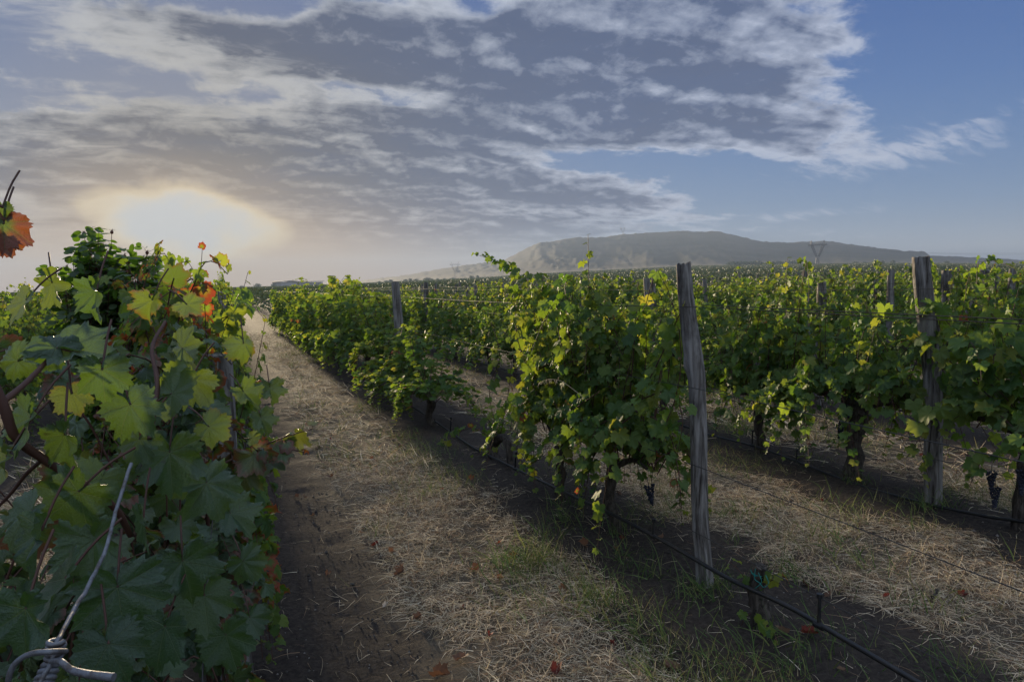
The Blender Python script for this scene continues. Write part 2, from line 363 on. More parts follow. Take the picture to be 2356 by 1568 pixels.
# ------------------------------------------------------------------ land
FAR = [(300, 0.5), (510, 1.0), (700, 2.0), (800, 3.5), (1093, 10.6), (1300, 19), (1600, 26), (2000, 21), (2356, 11), (2700, 4)]
FAZ = np.array([azel(x, 640)[0] for x, _ in FAR]); FPXS = np.array([p for _, p in FAR])
def terrain(x, y):
    x = np.asarray(x, float); y = np.asarray(y, float); r = np.hypot(x, y); a = np.degrees(np.arctan2(x, y))
    p = np.interp(a, FAZ, FPXS, left=.5, right=0.0)
    g = np.clip((r - 60) / 840, 0, 1) ** 1.2
    return (H + p / FPX * 900) * g
RNG = np.random.default_rng(5)
def vnoise(x, y, seed=0):                  # cheap value noise
    x = np.asarray(x, float); y = np.asarray(y, float)
    xi = np.floor(x).astype(np.int64); yi = np.floor(y).astype(np.int64); fx = x - xi; fy = y - yi
    fx = fx * fx * (3 - 2 * fx); fy = fy * fy * (3 - 2 * fy)
    def hsh(a, b):
        h_ = (a * 374761393 + b * 668265263 + seed * 1442695041) & 0x7fffffff
        h_ = ((h_ ^ (h_ >> 13)) * 1274126177) & 0x7fffffff
        return ((h_ ^ (h_ >> 16)) & 0xffff) / 65535.0
    a, b, c, d = hsh(xi, yi), hsh(xi + 1, yi), hsh(xi, yi + 1), hsh(xi + 1, yi + 1)
    return (a * (1 - fx) + b * fx) * (1 - fy) + (c * (1 - fx) + d * fx) * fy
def fbm(x, y, seed=0, o=4):
    return sum(vnoise(x * 2 ** i, y * 2 ** i, seed + i) * .5 ** i for i in range(o)) / (2 - 2 ** (1 - o))
def near_relief(x, y):
    d = np.abs((x / ROWS + .5) % 1.0 - .5) * ROWS       # distance to the nearest row
    berm = .035 * np.exp(-(d / .35) ** 2)
    fade = np.clip((18 - np.hypot(x, y)) / 8, 0, 1)
    return fade * (berm - .02 + (fbm(x * 2.2, y * 2.2, 3) - .5) * .05 + (fbm(x * 9, y * 9, 9, 3) - .5) * .014)
def gz(x, y): return terrain(x, y) + near_relief(x, y)

def axis(fine0, fine1, step, lim, grow=1.13):
    a = list(np.arange(fine0, fine1, step)); s = step; v = a[-1]
    while v < lim: s *= grow; v += s; a.append(min(v, lim))
    s = step; v = a[0]; pre = []
    while v > -lim: s *= grow; v -= s; pre.append(max(v, -lim))
    return np.array(pre[::-1] + a)
gx = axis(-2.0, 8.5, .05, 4300); gy = axis(.6, 13.0, .05, 4300)
X, Y = np.meshgrid(gx, gy); Z = gz(X, Y)
nx, ny = len(gx), len(gy); i, j = np.meshgrid(np.arange(nx - 1), np.arange(ny - 1)); q = (j * nx + i)
ga = Acc(); ga.add(np.stack([X, Y, Z], -1).reshape(-1, 3), np.stack([q, q + 1, q + nx + 1, q + nx], -1).reshape(-1, 4))
m, nt, out = newmat("vineyard soil and straw")
pos = nd(nt, "ShaderNodeNewGeometry").outputs["Position"]; s3 = nd(nt, "ShaderNodeSeparateXYZ", {0: pos})
d = M(nt, 'MULTIPLY', M(nt, 'ABSOLUTE', M(nt, 'SUBTRACT', M(nt, 'FRACT', M(nt, 'ADD', M(nt, 'DIVIDE', s3.outputs[0], ROWS), .5)), .5)), ROWS)
ne = noise(nt, pos, 1.6, 5, .6); nf = noise(nt, pos, 38, 6, .7); nm = noise(nt, pos, 9, 4)
fs = smooth(nt, M(nt, 'ADD', d, M(nt, 'MULTIPLY', M(nt, 'SUBTRACT', ne, .5), .9)), .62, .86)
soil = mixc(nt, smooth(nt, nf, .3, .75), (.026, .020, .017), (.074, .058, .047))
soil = mixc(nt, M(nt, 'MULTIPLY', smooth(nt, nm, .5, .75), .5), soil, (.05, .038, .030))
strw = mixc(nt, nf, (.055, .042, .032), (.17, .135, .095)); strw = mixc(nt, smooth(nt, nm, .45, .7), strw, (.07, .055, .042))
c = mixc(nt, fs, soil, strw)
rdist = nd(nt, "ShaderNodeVectorMath", {0: pos}, operation='LENGTH').outputs["Value"]
c = mixc(nt, smooth(nt, rdist, 880, 960), c, mixc(nt, noise(nt, pos, .01, 5), (.20, .17, .11), (.10, .10, .06)))
bp = nd(nt, "ShaderNodeBump", {"Strength": .9, "Distance": .02, "Height": M(nt, 'ADD', nf, M(nt, 'MULTIPLY', nm, .6))})
pr = nd(nt, "ShaderNodeBsdfPrincipled", {"Base Color": c, "Roughness": .95, "Specular IOR Level": .15, "Normal": bp.outputs[0]}); lk(nt, pr.outputs[0], out.inputs[0])
tag(ga.obj("ground", m), kind="structure", label="bare dark soil and dry straw between the vine rows")

RIDGE = [(300, 668), (480, 664), (560, 660.5), (700, 655), (800, 648), (900, 637), (960, 628), (1020, 617), (1100, 606), (1160, 598), (1200, 577), (1240, 557), (1265, 556), (1290, 551), (1330, 545),
         (1350, 547), (1390, 545), (1440, 538), (1500, 535), (1560, 530), (1600, 533), (1650, 531), (1690, 541), (1750, 555), (1800, 558), (1850, 556), (1900, 554), (1960, 562), (2020, 570), (2080, 577),
         (2120, 577), (2130, 579), (2138, 587), (2200, 590), (2280, 594), (2356, 598), (2500, 606), (2700, 616), (3000, 630)]
RA = np.array([azel(*p)[0] for p in RIDGE]); RE = np.array([math.tan(RAD(azel(*p)[1])) for p in RIDGE])
aa = np.concatenate([np.linspace(RA[0], RA[-1], 420)]); rr = np.concatenate([np.linspace(860, 1200, 14), np.linspace(1220, 2000, 50), np.linspace(2040, 3300, 16)])
A_, R_ = np.meshgrid(aa, rr)
E0 = np.interp(A_, FAZ, FPXS, left=.5, right=0.0) / FPX; E1 = np.interp(A_, RA, RE)
s_ = np.clip((R_ - 900) / 1100, 0, 1); shp = .10 * np.clip(s_ / .3, 0, 1) + .90 * np.clip((s_ - .16) / .84, 0, 1) ** 1.25
spur = (fbm(A_ * .55 + R_ * .0024, R_ * .0022, 21, 5) - .5)
El = E0 + (E1 - E0) * np.clip(shp + spur * .22 * np.sin(np.clip(shp, 0, 1) * pi) ** .8, 0, 1)
Hh = H + El * R_
Hh = np.where(R_ > 2000, (H + E1 * 2000) * np.clip(1 - (R_ - 2000) / 1350, 0, 1) ** 1.3, Hh)
Hh += (fbm(A_ * 6, R_ * .01, 33, 4) - .5) * 5 * np.clip(s_ * 2, 0, 1)
Hh = np.where(R_ < 930, Hh - (930 - R_) * .1, Hh)
ha = Acc(); na = len(aa); i, j = np.meshgrid(np.arange(na - 1), np.arange(len(rr) - 1)); q = j * na + i
ha.add(np.stack([R_ * np.sin(np.radians(A_)), R_ * np.cos(np.radians(A_)), Hh], -1).reshape(-1, 3), np.stack([q, q + na, q + na + 1, q + 1], -1).reshape(-1, 4))
m, nt, out = newmat("dry hillside")
pos = nd(nt, "ShaderNodeNewGeometry").outputs["Position"]; zz_ = nd(nt, "ShaderNodeSeparateXYZ", {0: pos}).outputs[2]
n1 = noise(nt, pos, .010, 6, .6); n2 = noise(nt, pos, .08, 5, .7)
c = mixc(nt, smooth(nt, n1, .35, .65), (.105, .090, .066), (.070, .066, .046))
c = mixc(nt, M(nt, 'MULTIPLY', smooth(nt, n2, .60, .66), .8), c, (.03, .036, .02))
c = mixc(nt, M(nt, 'MULTIPLY', smooth(nt, M(nt, 'ADD', zz_, M(nt, 'MULTIPLY', n2, 14.0)), 38, 20), .42), c, (.27, .215, .15))
pr = nd(nt, "ShaderNodeBsdfPrincipled", {"Base Color": c, "Roughness": .95, "Specular IOR Level": .1}); lk(nt, pr.outputs[0], out.inputs[0])
tag(ha.obj("hills", m), kind="structure", label="bare hazy hill ridge beyond the vineyard")

# evening haze over the plain
hz = Acc(); W_, Z0, Z1 = 4400.0, -3.0, 165.0
hz.add([(x, y, z) for z in (Z0, Z1) for y in (-W_, W_) for x in (-W_, W_)], [(0, 2, 3, 1), (4, 5, 7, 6), (0, 1, 5, 4), (2, 6, 7, 3), (0, 4, 6, 2), (1, 3, 7, 5)])
m, nt, out = newmat("evening haze")
pv = nd(nt, "ShaderNodeVolumePrincipled", {"Color": (.38, .47, .62, 1), "Density": 2.8e-4, "Anisotropy": .12}); lk(nt, pv.outputs[0], out.inputs["Volume"])
tag(hz.obj("haze", m, smoothed=False), kind="stuff", label="thin evening haze over the plain")
# ------------------------------------------------------------------ vine leaves
KEY = [(0, 1.0), (13, .88), (27, .72), (40, .86), (54, .95), (66, .82), (80, .66), (95, .74), (108, .78), (125, .68), (140, .62), (158, .46), (170, .24), (180, .10)]
def leaf_template(spokes, rings, seed, tooth):
    r = np.random.default_rng(seed)
    ph = -pi + (np.arange(spokes) + .5 * (seed % 2)) * 2 * pi / spokes
    a = np.degrees(np.abs(ph)); R = np.interp(a, [k_ for k_, _ in KEY], [v for _, v in KEY])
    R = R * (1 + tooth * np.where(np.arange(spokes) % 2, 1, -1)) * (1 + r.normal(0, .035, spokes))
    R = R * (1 + .08 * np.sin(ph + r.uniform(0, 6)))
    fold, cup, wav, wp, tipd, roll = r.uniform(-.35, .65), r.uniform(-.08, .5), r.uniform(.03, .11), r.uniform(0, 6), r.uniform(0, .4), r.uniform(-.25, .35)
    edgec = r.uniform(-.6, 1.6)
    V = [(0, 0, 0)]; e = [0.0]
    for q in rings:
        x = R * q * np.sin(ph); y = R * q * np.cos(ph); rr2 = x * x + y * y
        vd = np.min([np.abs((a - v_ + 180) % 360 - 180) for v_ in (0, 53, 106)], axis=0) / 27.0
        z = .085 * q * np.sin(np.clip(vd, 0, 1) * pi / 2) * r.uniform(.5, 1.6) + .03 * q * r.normal(0, 1, spokes) * q - .22 * np.clip(q - .6, 0, 1) * edgec * (1 + .5 * np.sin(ph * 2 + wp)) + fold * np.abs(x) * .6 - cup * rr2 + wav * np.sin(5 * ph + wp) * q * q + wav * .8 * np.sin(9 * ph + wp * 2) * q ** 3 - tipd * np.clip(y, 0, 1) ** 2 * .6 + roll * x * y * .5
        V += list(np.stack([x, y, z], -1)); e += [q] * spokes
    V = np.array([tuple(v) for v in V]); nr = len(rings); Tq, Tt = [], []
    for s_ in range(spokes):
        if s_ == spokes - 1: continue          # the open sinus at the stalk
        Tt.append((0, 1 + (s_ + 1) % spokes, 1 + s_))
        for q in range(nr - 1):
            b = 1 + q * spokes; Tq.append((b + s_, b + (s_ + 1) % spokes, b + spokes + (s_ + 1) % spokes, b + spokes + s_))
    return V, np.array(Tt), (np.array(Tq) if Tq else np.zeros((0, 4), int)), np.array(e)
TPL = {0: [leaf_template(58, (.3, .62, .86, 1.0), 10 + q, .068) for q in range(6)],
       1: [leaf_template(30, (.55, 1.0), 30 + q, .085) for q in range(6)],
       2: [leaf_template(14, (1.0,), 50 + q, .05) for q in range(6)]}
def nrm(a): return a / (np.linalg.norm(a, axis=-1, keepdims=True) + 1e-9)
def scatter_leaves(acc, rng, lod, P, tip, nor, size, aut, yel, mi=0, rnd=None):
    P, tip, nor, size = map(np.asarray, (P, tip, nor, size)); n = len(P)
    if not n: return
    y = nrm(tip); z = nrm(nor - y * (nor * y).sum(-1, keepdims=True)); x = np.cross(y, z)
    sx = size * rng.uniform(.88, 1.12, n)
    which = rng.integers(0, 6, n); rnd = rng.uniform(0, 1, n) ** 1.3 if rnd is None else rnd
    curl = rng.uniform(.4, 1.7, n)
    for t in range(6):
        k_ = np.where(which == t)[0]
        if not len(k_): continue
        V, Tt, Tq, e = TPL[lod][t]; m = len(V)
        W = P[k_, None] + V[None, :, 0, None] * (x[k_] * sx[k_, None])[:, None] + V[None, :, 1, None] * (y[k_] * size[k_, None])[:, None] + (V[None, :, 2] * curl[k_, None])[..., None] * (z[k_] * size[k_, None])[:, None]
        C = np.empty((len(k_), m, 4)); C[..., 0] = rnd[k_, None]; C[..., 1] = aut[k_, None]; C[..., 2] = e[None]; C[..., 3] = yel[k_, None]
        uv = np.broadcast_to(V[None, :, :2], (len(k_), m, 2)).reshape(-1, 2)
        off = (m * np.arange(len(k_)))[:, None, None]
        base = acc.n
        acc.add(W.reshape(-1, 3), (Tt[None] + off).reshape(-1, 3), C.reshape(-1, 4), uv, mi)
        if len(Tq):
            acc._f((Tq[None] + off).reshape(-1, 4) + base - acc.n, mi)

def grow(rng, shoots, lod, fol, stem, leafsize, aut, yel, half, node=.072, lateral=.45, cane=.0042, fmi=0, smi=0, inner=1.0, stalks=True):
    """shoots: polylines; a leaf on its stalk at every node, on alternate sides"""
    LP, LT, LN, LS, LA, LY, SA, SB = [], [], [], [], [], [], [], []
    for S in shoots:
        S = np.asarray(S, float); seg = np.linalg.norm(np.diff(S, axis=0), axis=1); L = seg.sum(); cum = np.concatenate([[0], np.cumsum(seg)])
        tube(stem, S, np.linspace(cane, cane * .38, len(S)), 5 if lod < 2 else 3, (.5,) * 4, smi, cap=False)
        n = max(3, int(L / node)); at = np.linspace(.06 * L, L, n)
        P = np.stack([np.interp(at, cum, S[:, q]) for q in range(3)], -1); T = nrm(np.gradient(P, axis=0))
        shoot_y = rng.uniform(0, 1) < .25
        for q in range(n):
            u = at[q] / L
            for lat in ((0, 1) if rng.uniform() < lateral and u < .9 else (0,)):
                if rng.uniform() > inner and u < .45: continue
                side = (-1) ** (q + lat) 
                ang = rng.uniform(0, 2 * pi)
                rad = np.array([cos(ang), sin(ang), 0]) * .8 + np.array([np.sign(P[q][0] + rng.normal(0, .06)) * .8, side * .35, .1])
                rad = rad - T[q] * (rad @ T[q]); rad = rad / (np.linalg.norm(rad) + 1e-6)
                s_ = leafsize * rng.uniform(.72, 1.18) * (1 if u < .68 else 1 - .62 * (u - .68) / .32) * (.72 if lat else 1)
                pl_ = s_ * rng.uniform(.45, .95) * (1.6 if lat else 1)
                pd = rad * .85 + T[q] * .25 + np.array([0, 0, .25]) + rng.normal(0, .2, 3); pd /= np.linalg.norm(pd)
                a_ = P[q]; b_ = a_ + pd * pl_
                SA.append(a_); SB.append(b_); LP.append(b_)
                young = max(0., (u - .8) / .2)
                LT.append(np.array([pd[0], pd[1], 0]) * .6 + np.array([0, 0, -.62 + .8 * young]) + rng.normal(0, .28, 3))
                LN.append(np.array([pd[0], pd[1], 0]) * .75 + np.array([0, 0, .85]) + rng.normal(0, .30, 3))
                LS.append(s_)
                low_ = max(0, .75 - P[q][2]) * .5
                LA.append(rng.uniform(.25, 1.0) if rng.uniform() < aut + low_ * aut * 2 else 0.0)
                LY.append(min(1, max(0, rng.normal(.02 + .45 * young * rng.uniform() + (.20 if shoot_y else 0), .14))) if rng.uniform() > yel else rng.uniform(.55, 1))
    if stalks: prisms(stem, SA, SB, .0011 if lod < 2 else .0016, (.5,) * 4, smi)
    scatter_leaves(fol, rng, lod, LP, LT, LN, LS, np.array(LA), np.array(LY), fmi)

def trunk_geo(acc, rng, h, r0=.042, arm=.5, lean=(0, 0), mi=0, sides=9):
    n = 9; z = np.linspace(-.06, h, n); w = np.cumsum(rng.normal(0, .014, (n, 2)), 0); w -= w[0]
    P = np.stack([w[:, 0] + lean[0] * z / h, w[:, 1] + lean[1] * z / h, z], -1)
    rad = np.interp(np.linspace(0, 1, n), [0, .12, .5, .85, 1], [r0 * 1.35, r0 * 1.05, r0 * .9, r0 * 1.12, r0 * .85])
    tube(acc, P, rad, sides, (.5,) * 4, mi, bump=1 + rng.normal(0, .13, (n, sides)))
    for sgn in (-1, 1):
        if arm <= 0: break
        e = P[-1] + np.array([rng.normal(0, .03), sgn * arm, rng.uniform(.04, .14)])
        Q = bez(P[-1] - [0, 0, .02], P[-1] + np.array([0, sgn * arm * .35, .09]), e, 8) + rng.normal(0, .008, (8, 3))
        tube(acc, Q, np.linspace(r0 * .62, r0 * .28, 8), 7, (.5,) * 4, mi, bump=1 + rng.normal(0, .12, (8, 7)))
    return P[-1]
def vine_shoots(rng, head, arm, n, Hc, half, low, reach=.30, side=.34, tall=.09):
    out = []
    for q in range(n):
        y0 = rng.uniform(-arm, arm); p0 = head + np.array([rng.normal(0, .02), y0, rng.uniform(.02, .12)])
        if rng.uniform() > side:               # upright cane between the wires
            top = np.array([np.clip(rng.normal(0, half * .55), -half, half), p0[1] + rng.normal(0, reach), Hc + rng.normal(-.06, .15) + (.24 if rng.uniform() < tall else 0)])
            mid = (p0 + top) / 2 + np.array([rng.normal(0, .12), rng.normal(0, .10), .12])
            S = bez(p0, mid, top, 9)
            if rng.uniform() < .5:             # tip that flops over
                e = top + np.array([rng.choice([-1, 1]) * rng.uniform(.08, .25), rng.normal(0, .2), rng.uniform(-.35, .03)])
                S = np.vstack([S, bez(top, top + np.array([0, 0, .1]) + (e - top) * .3, e, 6)[1:]])
        else:                                  # cane that falls out of the wires
            sx = rng.choice([-1, 1]); e = np.array([sx * half * rng.uniform(.6, 1.35), p0[1] + rng.normal(0, reach * 1.1), low + .5 * rng.uniform() ** 1.6])
            S = bez(p0, np.array([sx * half * .9, (p0[1] + e[1]) / 2, p0[2] + rng.uniform(.25, .6)]), e, 10)
        out.append(S + np.cumsum(rng.normal(0, .006, S.shape), 0))
    return out
def grape_mesh(rng, name, n=46, L=.17, w=.045, r=.0085):
    g = Acc(); u, v = np.meshgrid(np.arange(8) * 2 * pi / 8, np.linspace(0, pi, 6))
    S = np.stack([np.sin(v) * np.cos(u), np.sin(v) * np.sin(u), np.cos(v)], -1).reshape(-1, 3)
    F = [(a * 8 + b, a * 8 + (b + 1) % 8, (a + 1) * 8 + (b + 1) % 8, (a + 1) * 8 + b) for a in range(5) for b in range(8)]
    for q in range(n):
        t = (q / n); a = q * 2.4; ww = w * (1 - t * .85) * (.75 + .35 * rng.uniform())
        g.add(S * r * rng.uniform(.85, 1.15) + [cos(a) * ww, sin(a) * ww, -t * L - .03 + rng.normal(0, .006)], F)
    tube(g, [(0, 0, .03), (0, 0, -.02), (0, 0, -L)], .0025, 5)
    return g.mesh(name, GRAPE)
GR = [grape_mesh(np.random.default_rng(60 + q), "grape_bunch", 70 + 14 * q, .13 + .025 * q, .034, .0088) for q in range(3)]

def build_vine(loc, rng, label, lod=1, Hc=1.5, half=.27, arm=.5, n=15, th=.6, low=.35, leafsize=.072, aut=.05, yel=.06, r0=.042, lean=(0, 0), shoots=None,
               side=.34, grapes=0, group=None, trunk=True, name="grapevine", lateral=.45, node=.072, extra=None, reach=.30, cane=.0042, tall=.09):
    root = empty(name, loc, label, "grapevine", group)
    tr, st, fo = Acc(), Acc(), Acc()
    head = trunk_geo(tr, rng, th, r0, arm * .85, lean) if trunk else np.array([lean[0], lean[1], th])
    sh = vine_shoots(rng, head, arm, n, Hc, half, low, reach, side, tall) if shoots is None else list(shoots)
    if extra: sh += [np.asarray(s_) - np.asarray(loc) for s_ in extra]
    grow(rng, sh, lod, fo, st, leafsize, aut, yel, half, node=node, lateral=lateral, cane=cane)
    if trunk: tr.obj("trunk", BARK, root)
    st.obj("cane", CANE, root); fo.obj("foliage", LEAFV if lod == 0 else LEAF, root)
    for q in range(grapes):
        g = link("grape_bunch", GR[q % 3], root); g.scale = (.85,) * 3
        g.location = (head[0] + rng.normal(0, .06) + .06, head[1] + rng.uniform(-arm, arm) * .9, head[2] - rng.uniform(-.05, .1)); g.rotation_euler = (rng.normal(0, .15), rng.normal(0, .15), rng.uniform(0, 6))
    return root
def row_t(x, X, y=800): return float(on_row(x, y, X)[1])
XL, XA, XB = 0.0, ROWS, 2 * ROWS
ORD = "first second third fourth fifth sixth seventh eighth ninth tenth eleventh twelfth thirteenth fourteenth fifteenth sixteenth seventeenth eighteenth nineteenth twentieth".split()
def rowname(kr):
    if kr == 0: return "row left of the grassy path"
    if kr < 0: return f"{ORD[-kr - 1]} row beyond the one left of the path" if kr < -1 else "row behind the one left of the path"
    return f"{ORD[kr - 1]} row right of the grassy path"

R = lambda s_: np.random.default_rng(s_)
# ---- the row left of the path, at arm's length
def G(x, y): return float(gz(x, y))
def near_row():
    kw = dict(lod=0, leafsize=.052, node=.060, half=.21, th=.55, low=.12, side=.45, cane=.0034, tall=0.0)
    build_vine((-.31, 1.02, G(-.1, 1.02)), R(101), "large dark green grapevine with big leaves, closest to the knotted wire", Hc=1.24, n=40, arm=.36, aut=.05, yel=.04, reach=.2, **kw)
    build_vine((-.23, 1.95, G(0, 1.95)), R(102), "grapevine with red edged leaves, second behind the knotted wire", Hc=1.33, n=46, arm=.5, aut=.26, yel=.04, **kw)
    kw['lod'] = 1; kw['leafsize'] = .058
    sh = spline([at_depth(470, 1085, 1.95), at_depth(560, 1045, 2.0), at_depth(640, 1010, 2.02), at_depth(720, 985, 2.05)], 12)
    sh2 = spline([at_depth(500, 1120, 2.0), at_depth(590, 1060, 2.02), at_depth(660, 1035, 2.03), at_depth(700, 1040, 2.05)], 10)
    v = build_vine((-.13, 3.0, G(0, 3.0)), R(103), "grapevine hanging over the dark soil edge, third behind the knotted wire", Hc=1.55, n=44, arm=.52, aut=.32, yel=.10, **kw)
    fo, st = Acc(), Acc()
    root = empty("grapevine", tuple(at_depth(470, 1085, 1.95) * [1, 1, 0]), "low grapevine shoot with red tipped leaves reaching over the dark soil path", "grapevine")
    loc = np.array(root.location)
    stem0 = spline([(0, 0, -.02), (-.02, .02, .35), (at_depth(470, 1085, 1.95) - loc) * [1, 1, .8], at_depth(470, 1085, 1.95) - loc], 10)
    tube(st, stem0, .006, 6)
    grow(R(104), [sh - loc, sh2 - loc], 0, fo, st, .062, .45, .35, .2, node=.05, lateral=.8, cane=.004)
    st.obj("cane", CANE, root); fo.obj("foliage", LEAFV, root)
near_row()

# ---- hand-set vines of the first and second row right of the path
def on(X, *pts): return [on_row(x, y, X) for x, y in pts]
t1, t2 = 3.62, 4.24
long_ = spline(on(XA - .05, (1420, 880), (1370, 780), (1300, 710), (1220, 650), (1150, 605), (1092, 584)), 22)
spr1 = spline(on(XA, (1300, 900), (1310, 760), (1320, 650)), 12)
spr2 = spline(on(XA, (1450, 900), (1460, 780), (1468, 650)), 12)
hang1 = spline(on(XA - .16, (1330, 830), (1240, 850), (1195, 950), (1190, 1050)), 14)
hang2 = spline(on(XA - .18, (1380, 900), (1300, 960), (1260, 1040), (1190, 1085)), 14)
hang3 = spline(on(XA - .18, (1450, 960), (1400, 1000), (1350, 1080), (1345, 1120)), 12)
rt1 = spline(on(XA - .05, (1480, 900), (1530, 800), (1560, 730), (1575, 700)), 12)
rt2 = spline(on(XA - .12, (1450, 940), (1530, 980), (1560, 1080), (1568, 1170)), 14)
rt3 = spline(on(XA - .10, (1470, 920), (1540, 900), (1570, 960), (1560, 1040)), 12)
build_vine((XA, t1, G(XA, t1)), R(207), "tall leafy grapevine with grape bunches beside the front leaning post of the first row", Hc=1.46, n=48, half=.29, arm=.42, reach=.18, tall=.03, aut=.006, yel=.045, r0=.036, grapes=2, th=.44, low=.10,
           leafsize=.060, node=.062, extra=[rt1, rt2, rt3, spr2, hang3], side=.58)
build_vine((XA, t2 + .1, G(XA, t2)), R(202), "grapevine whose long shoot arches above the skyline, first row right of path", Hc=1.44, n=48, half=.29, arm=.56, aut=.006, yel=.045, r0=.036, grapes=0, th=.46, low=.12,
           leafsize=.060, node=.062, extra=[long_, spr1, hang1, hang2], side=.56)
t3 = row_t(1160, XA, 1070)
arch = [on_row(x, y, XA) for x, y in ((1150, 1090), (1138, 1050), (1135, 1022), (1150, 1006), (1166, 1012), (1172, 1040), (1174, 1065))]
root = empty("grapevine", (XA, t3, G(XA, t3)), "sparse grapevine with a bare trunk bent into an arch beside the irrigation hose", "grapevine")
loc = np.array(root.location); tr, st, fo = Acc(), Acc(), Acc(); rg = R(203)
A1_ = spline(np.array(arch) - loc, 18); tube(tr, A1_, np.linspace(.045, .032, 18), 9, bump=1 + rg.normal(0, .12, (18, 9)))
o_ = lambda *p: spline(np.array([on_row(x, y, X_) for x, y, X_ in p]) - loc, 12)
grow(rg, [o_((1150, 1008, XA), (1120, 960, XA - .05), (1090, 930, XA - .1), (1075, 905, XA - .1)), o_((1140, 1015, XA), (1090, 985, XA - .1), (1045, 1000, XA - .2), (1000, 1035, XA - .3)),
          o_((1150, 1008, XA), (1125, 900, XA), (1150, 820, XA), (1130, 740, XA)), o_((1140, 1020, XA), (1110, 1040, XA - .1), (1090, 1050, XA - .2)), o_((1150, 1008, XA), (1170, 900, XA), (1180, 800, XA))],
     1, fo, st, .058, .03, .25, .2, node=.075, lateral=.35)
tr.obj("trunk", BARK, root); st.obj("cane", CANE, root); fo.obj("foliage", LEAF, root)

# dead-looking stump with teal twine
ts = 2.36; root = empty("grapevine", (XA - .02, ts, G(XA, ts)), "short vine stump tied with teal twine in front of the leaning post", "grapevine")
loc = np.array(root.location); tr, st, fo, tw = Acc(), Acc(), Acc(), Acc(); rg = R(205)
P = np.array([on_row(x, y, XA - .02) for x, y in ((1760, 1455), (1748, 1400), (1738, 1355), (1745, 1318), (1750, 1300))]) - loc
tube(tr, spline(P, 14), np.interp(np.linspace(0, 1, 14), [0, .3, .8, 1], [.060, .042, .030, .026]), 10, bump=1 + rg.normal(0, .16, (14, 10)))
for dz, rr_ in ((0, .031), (.006, .033)):
    a = np.linspace(0, 2 * pi, 20); c0 = P[3] + np.array([0, 0, dz])
    tube(tw, np.stack([c0[0] + rr_ * np.cos(a), c0[1] + rr_ * np.sin(a), c0[2] + .006 * np.sin(a)], -1), .0018, 5)
lp = np.array([on_row(x, y, XA - .06) for x, y in ((1738, 1308), (1736, 1330), (1748, 1340), (1757, 1350), (1768, 1340), (1762, 1322))]) - loc
tube(tw, spline(lp, 24), .0016, 5)
lp = np.array([on_row(x, y, XA - .06) for x, y in ((1745, 1316), (1752, 1338), (1738, 1352), (1728, 1360))]) - loc
tube(tw, spline(lp, 16), .0016, 5)
o_ = lambda *p: spline(np.array([on_row(x, y, XA + dx) for x, y, dx in p]) - loc, 10)
grow(rg, [o_((1740, 1360, 0), (1715, 1330, -.05), (1690, 1300, -.08), (1665, 1285, -.1)), o_((1745, 1350, 0), (1790, 1330, -.02), (1815, 1350, -.03)), o_((1740, 1400, 0), (1715, 1420, -.1), (1705, 1440, -.1)), o_((1745, 1440, 0), (1775, 1445, -.1), (1790, 1480, -.2))],
     1, fo, st, .040, .03, .1, .2, node=.05, lateral=.6, cane=.003)
tr.obj("trunk", BARK, root); st.obj("cane", CANE, root); fo.obj("foliage", LEAF, root); tw.obj("twine", TWINE, root)

# second row: two vines before the gnarled post, one after it
tb1, tb2 = 4.75, 3.78
build_vine((XB, tb1, G(XB, tb1)), R(211), "grapevine with grapes above the hose, left of the thick trunk in the second row", Hc=1.32, n=54, half=.30, arm=.5, aut=.008, yel=.045, grapes=1, th=.48, low=.08, node=.062, leafsize=.060, side=.45, r0=.045)
build_vine((XB, tb2, G(XB, tb2)), R(212), "grapevine on a thick dark trunk left of the gnarled knotty post", Hc=1.12, n=54, half=.33, arm=.52, aut=.006, yel=.045, grapes=3, th=.55, low=.10, node=.064, leafsize=.063, side=.55, r0=.062)
rsh = [spline(on(XB - .1, (2390, 1000), (2330, 860), (2270, 800), (2200, 780)), 12), spline(on(XB - .1, (2390, 950), (2320, 780), (2330, 720), (2345, 660)), 12), spline(on(XB - .15, (2400, 1000), (2280, 930), (2200, 960), (2160, 1010)), 14),
       spline(on(XB - .2, (2400, 1050), (2320, 1040), (2260, 1060), (2230, 1120)), 12), spline(on(XB - .1, (2380, 1000), (2300, 900), (2230, 860), (2190, 900)), 12), spline(on(XB, (2400, 1000), (2350, 850), (2290, 730), (2230, 690)), 12)]
t_r = 2.55
bv = build_vine((XB, t_r, G(XB, t_r)), R(213), "large leaved grapevine with hanging grape bunches right of the gnarled knotty post", Hc=1.30, n=22, half=.3, arm=.45, aut=.008, yel=.10, grapes=2, th=.55, low=.3, leafsize=.076, extra=rsh, side=.5)
for (x, y), q in (((2282, 1095), 0), ((2290, 1130), 1), ((2352, 1090), 2)):
    g = link("grape_bunch", GR[q], bv); g.scale = (.8,) * 3; g.location = Vector(on_row(x, y - 18, XB - .15)) - bv.location

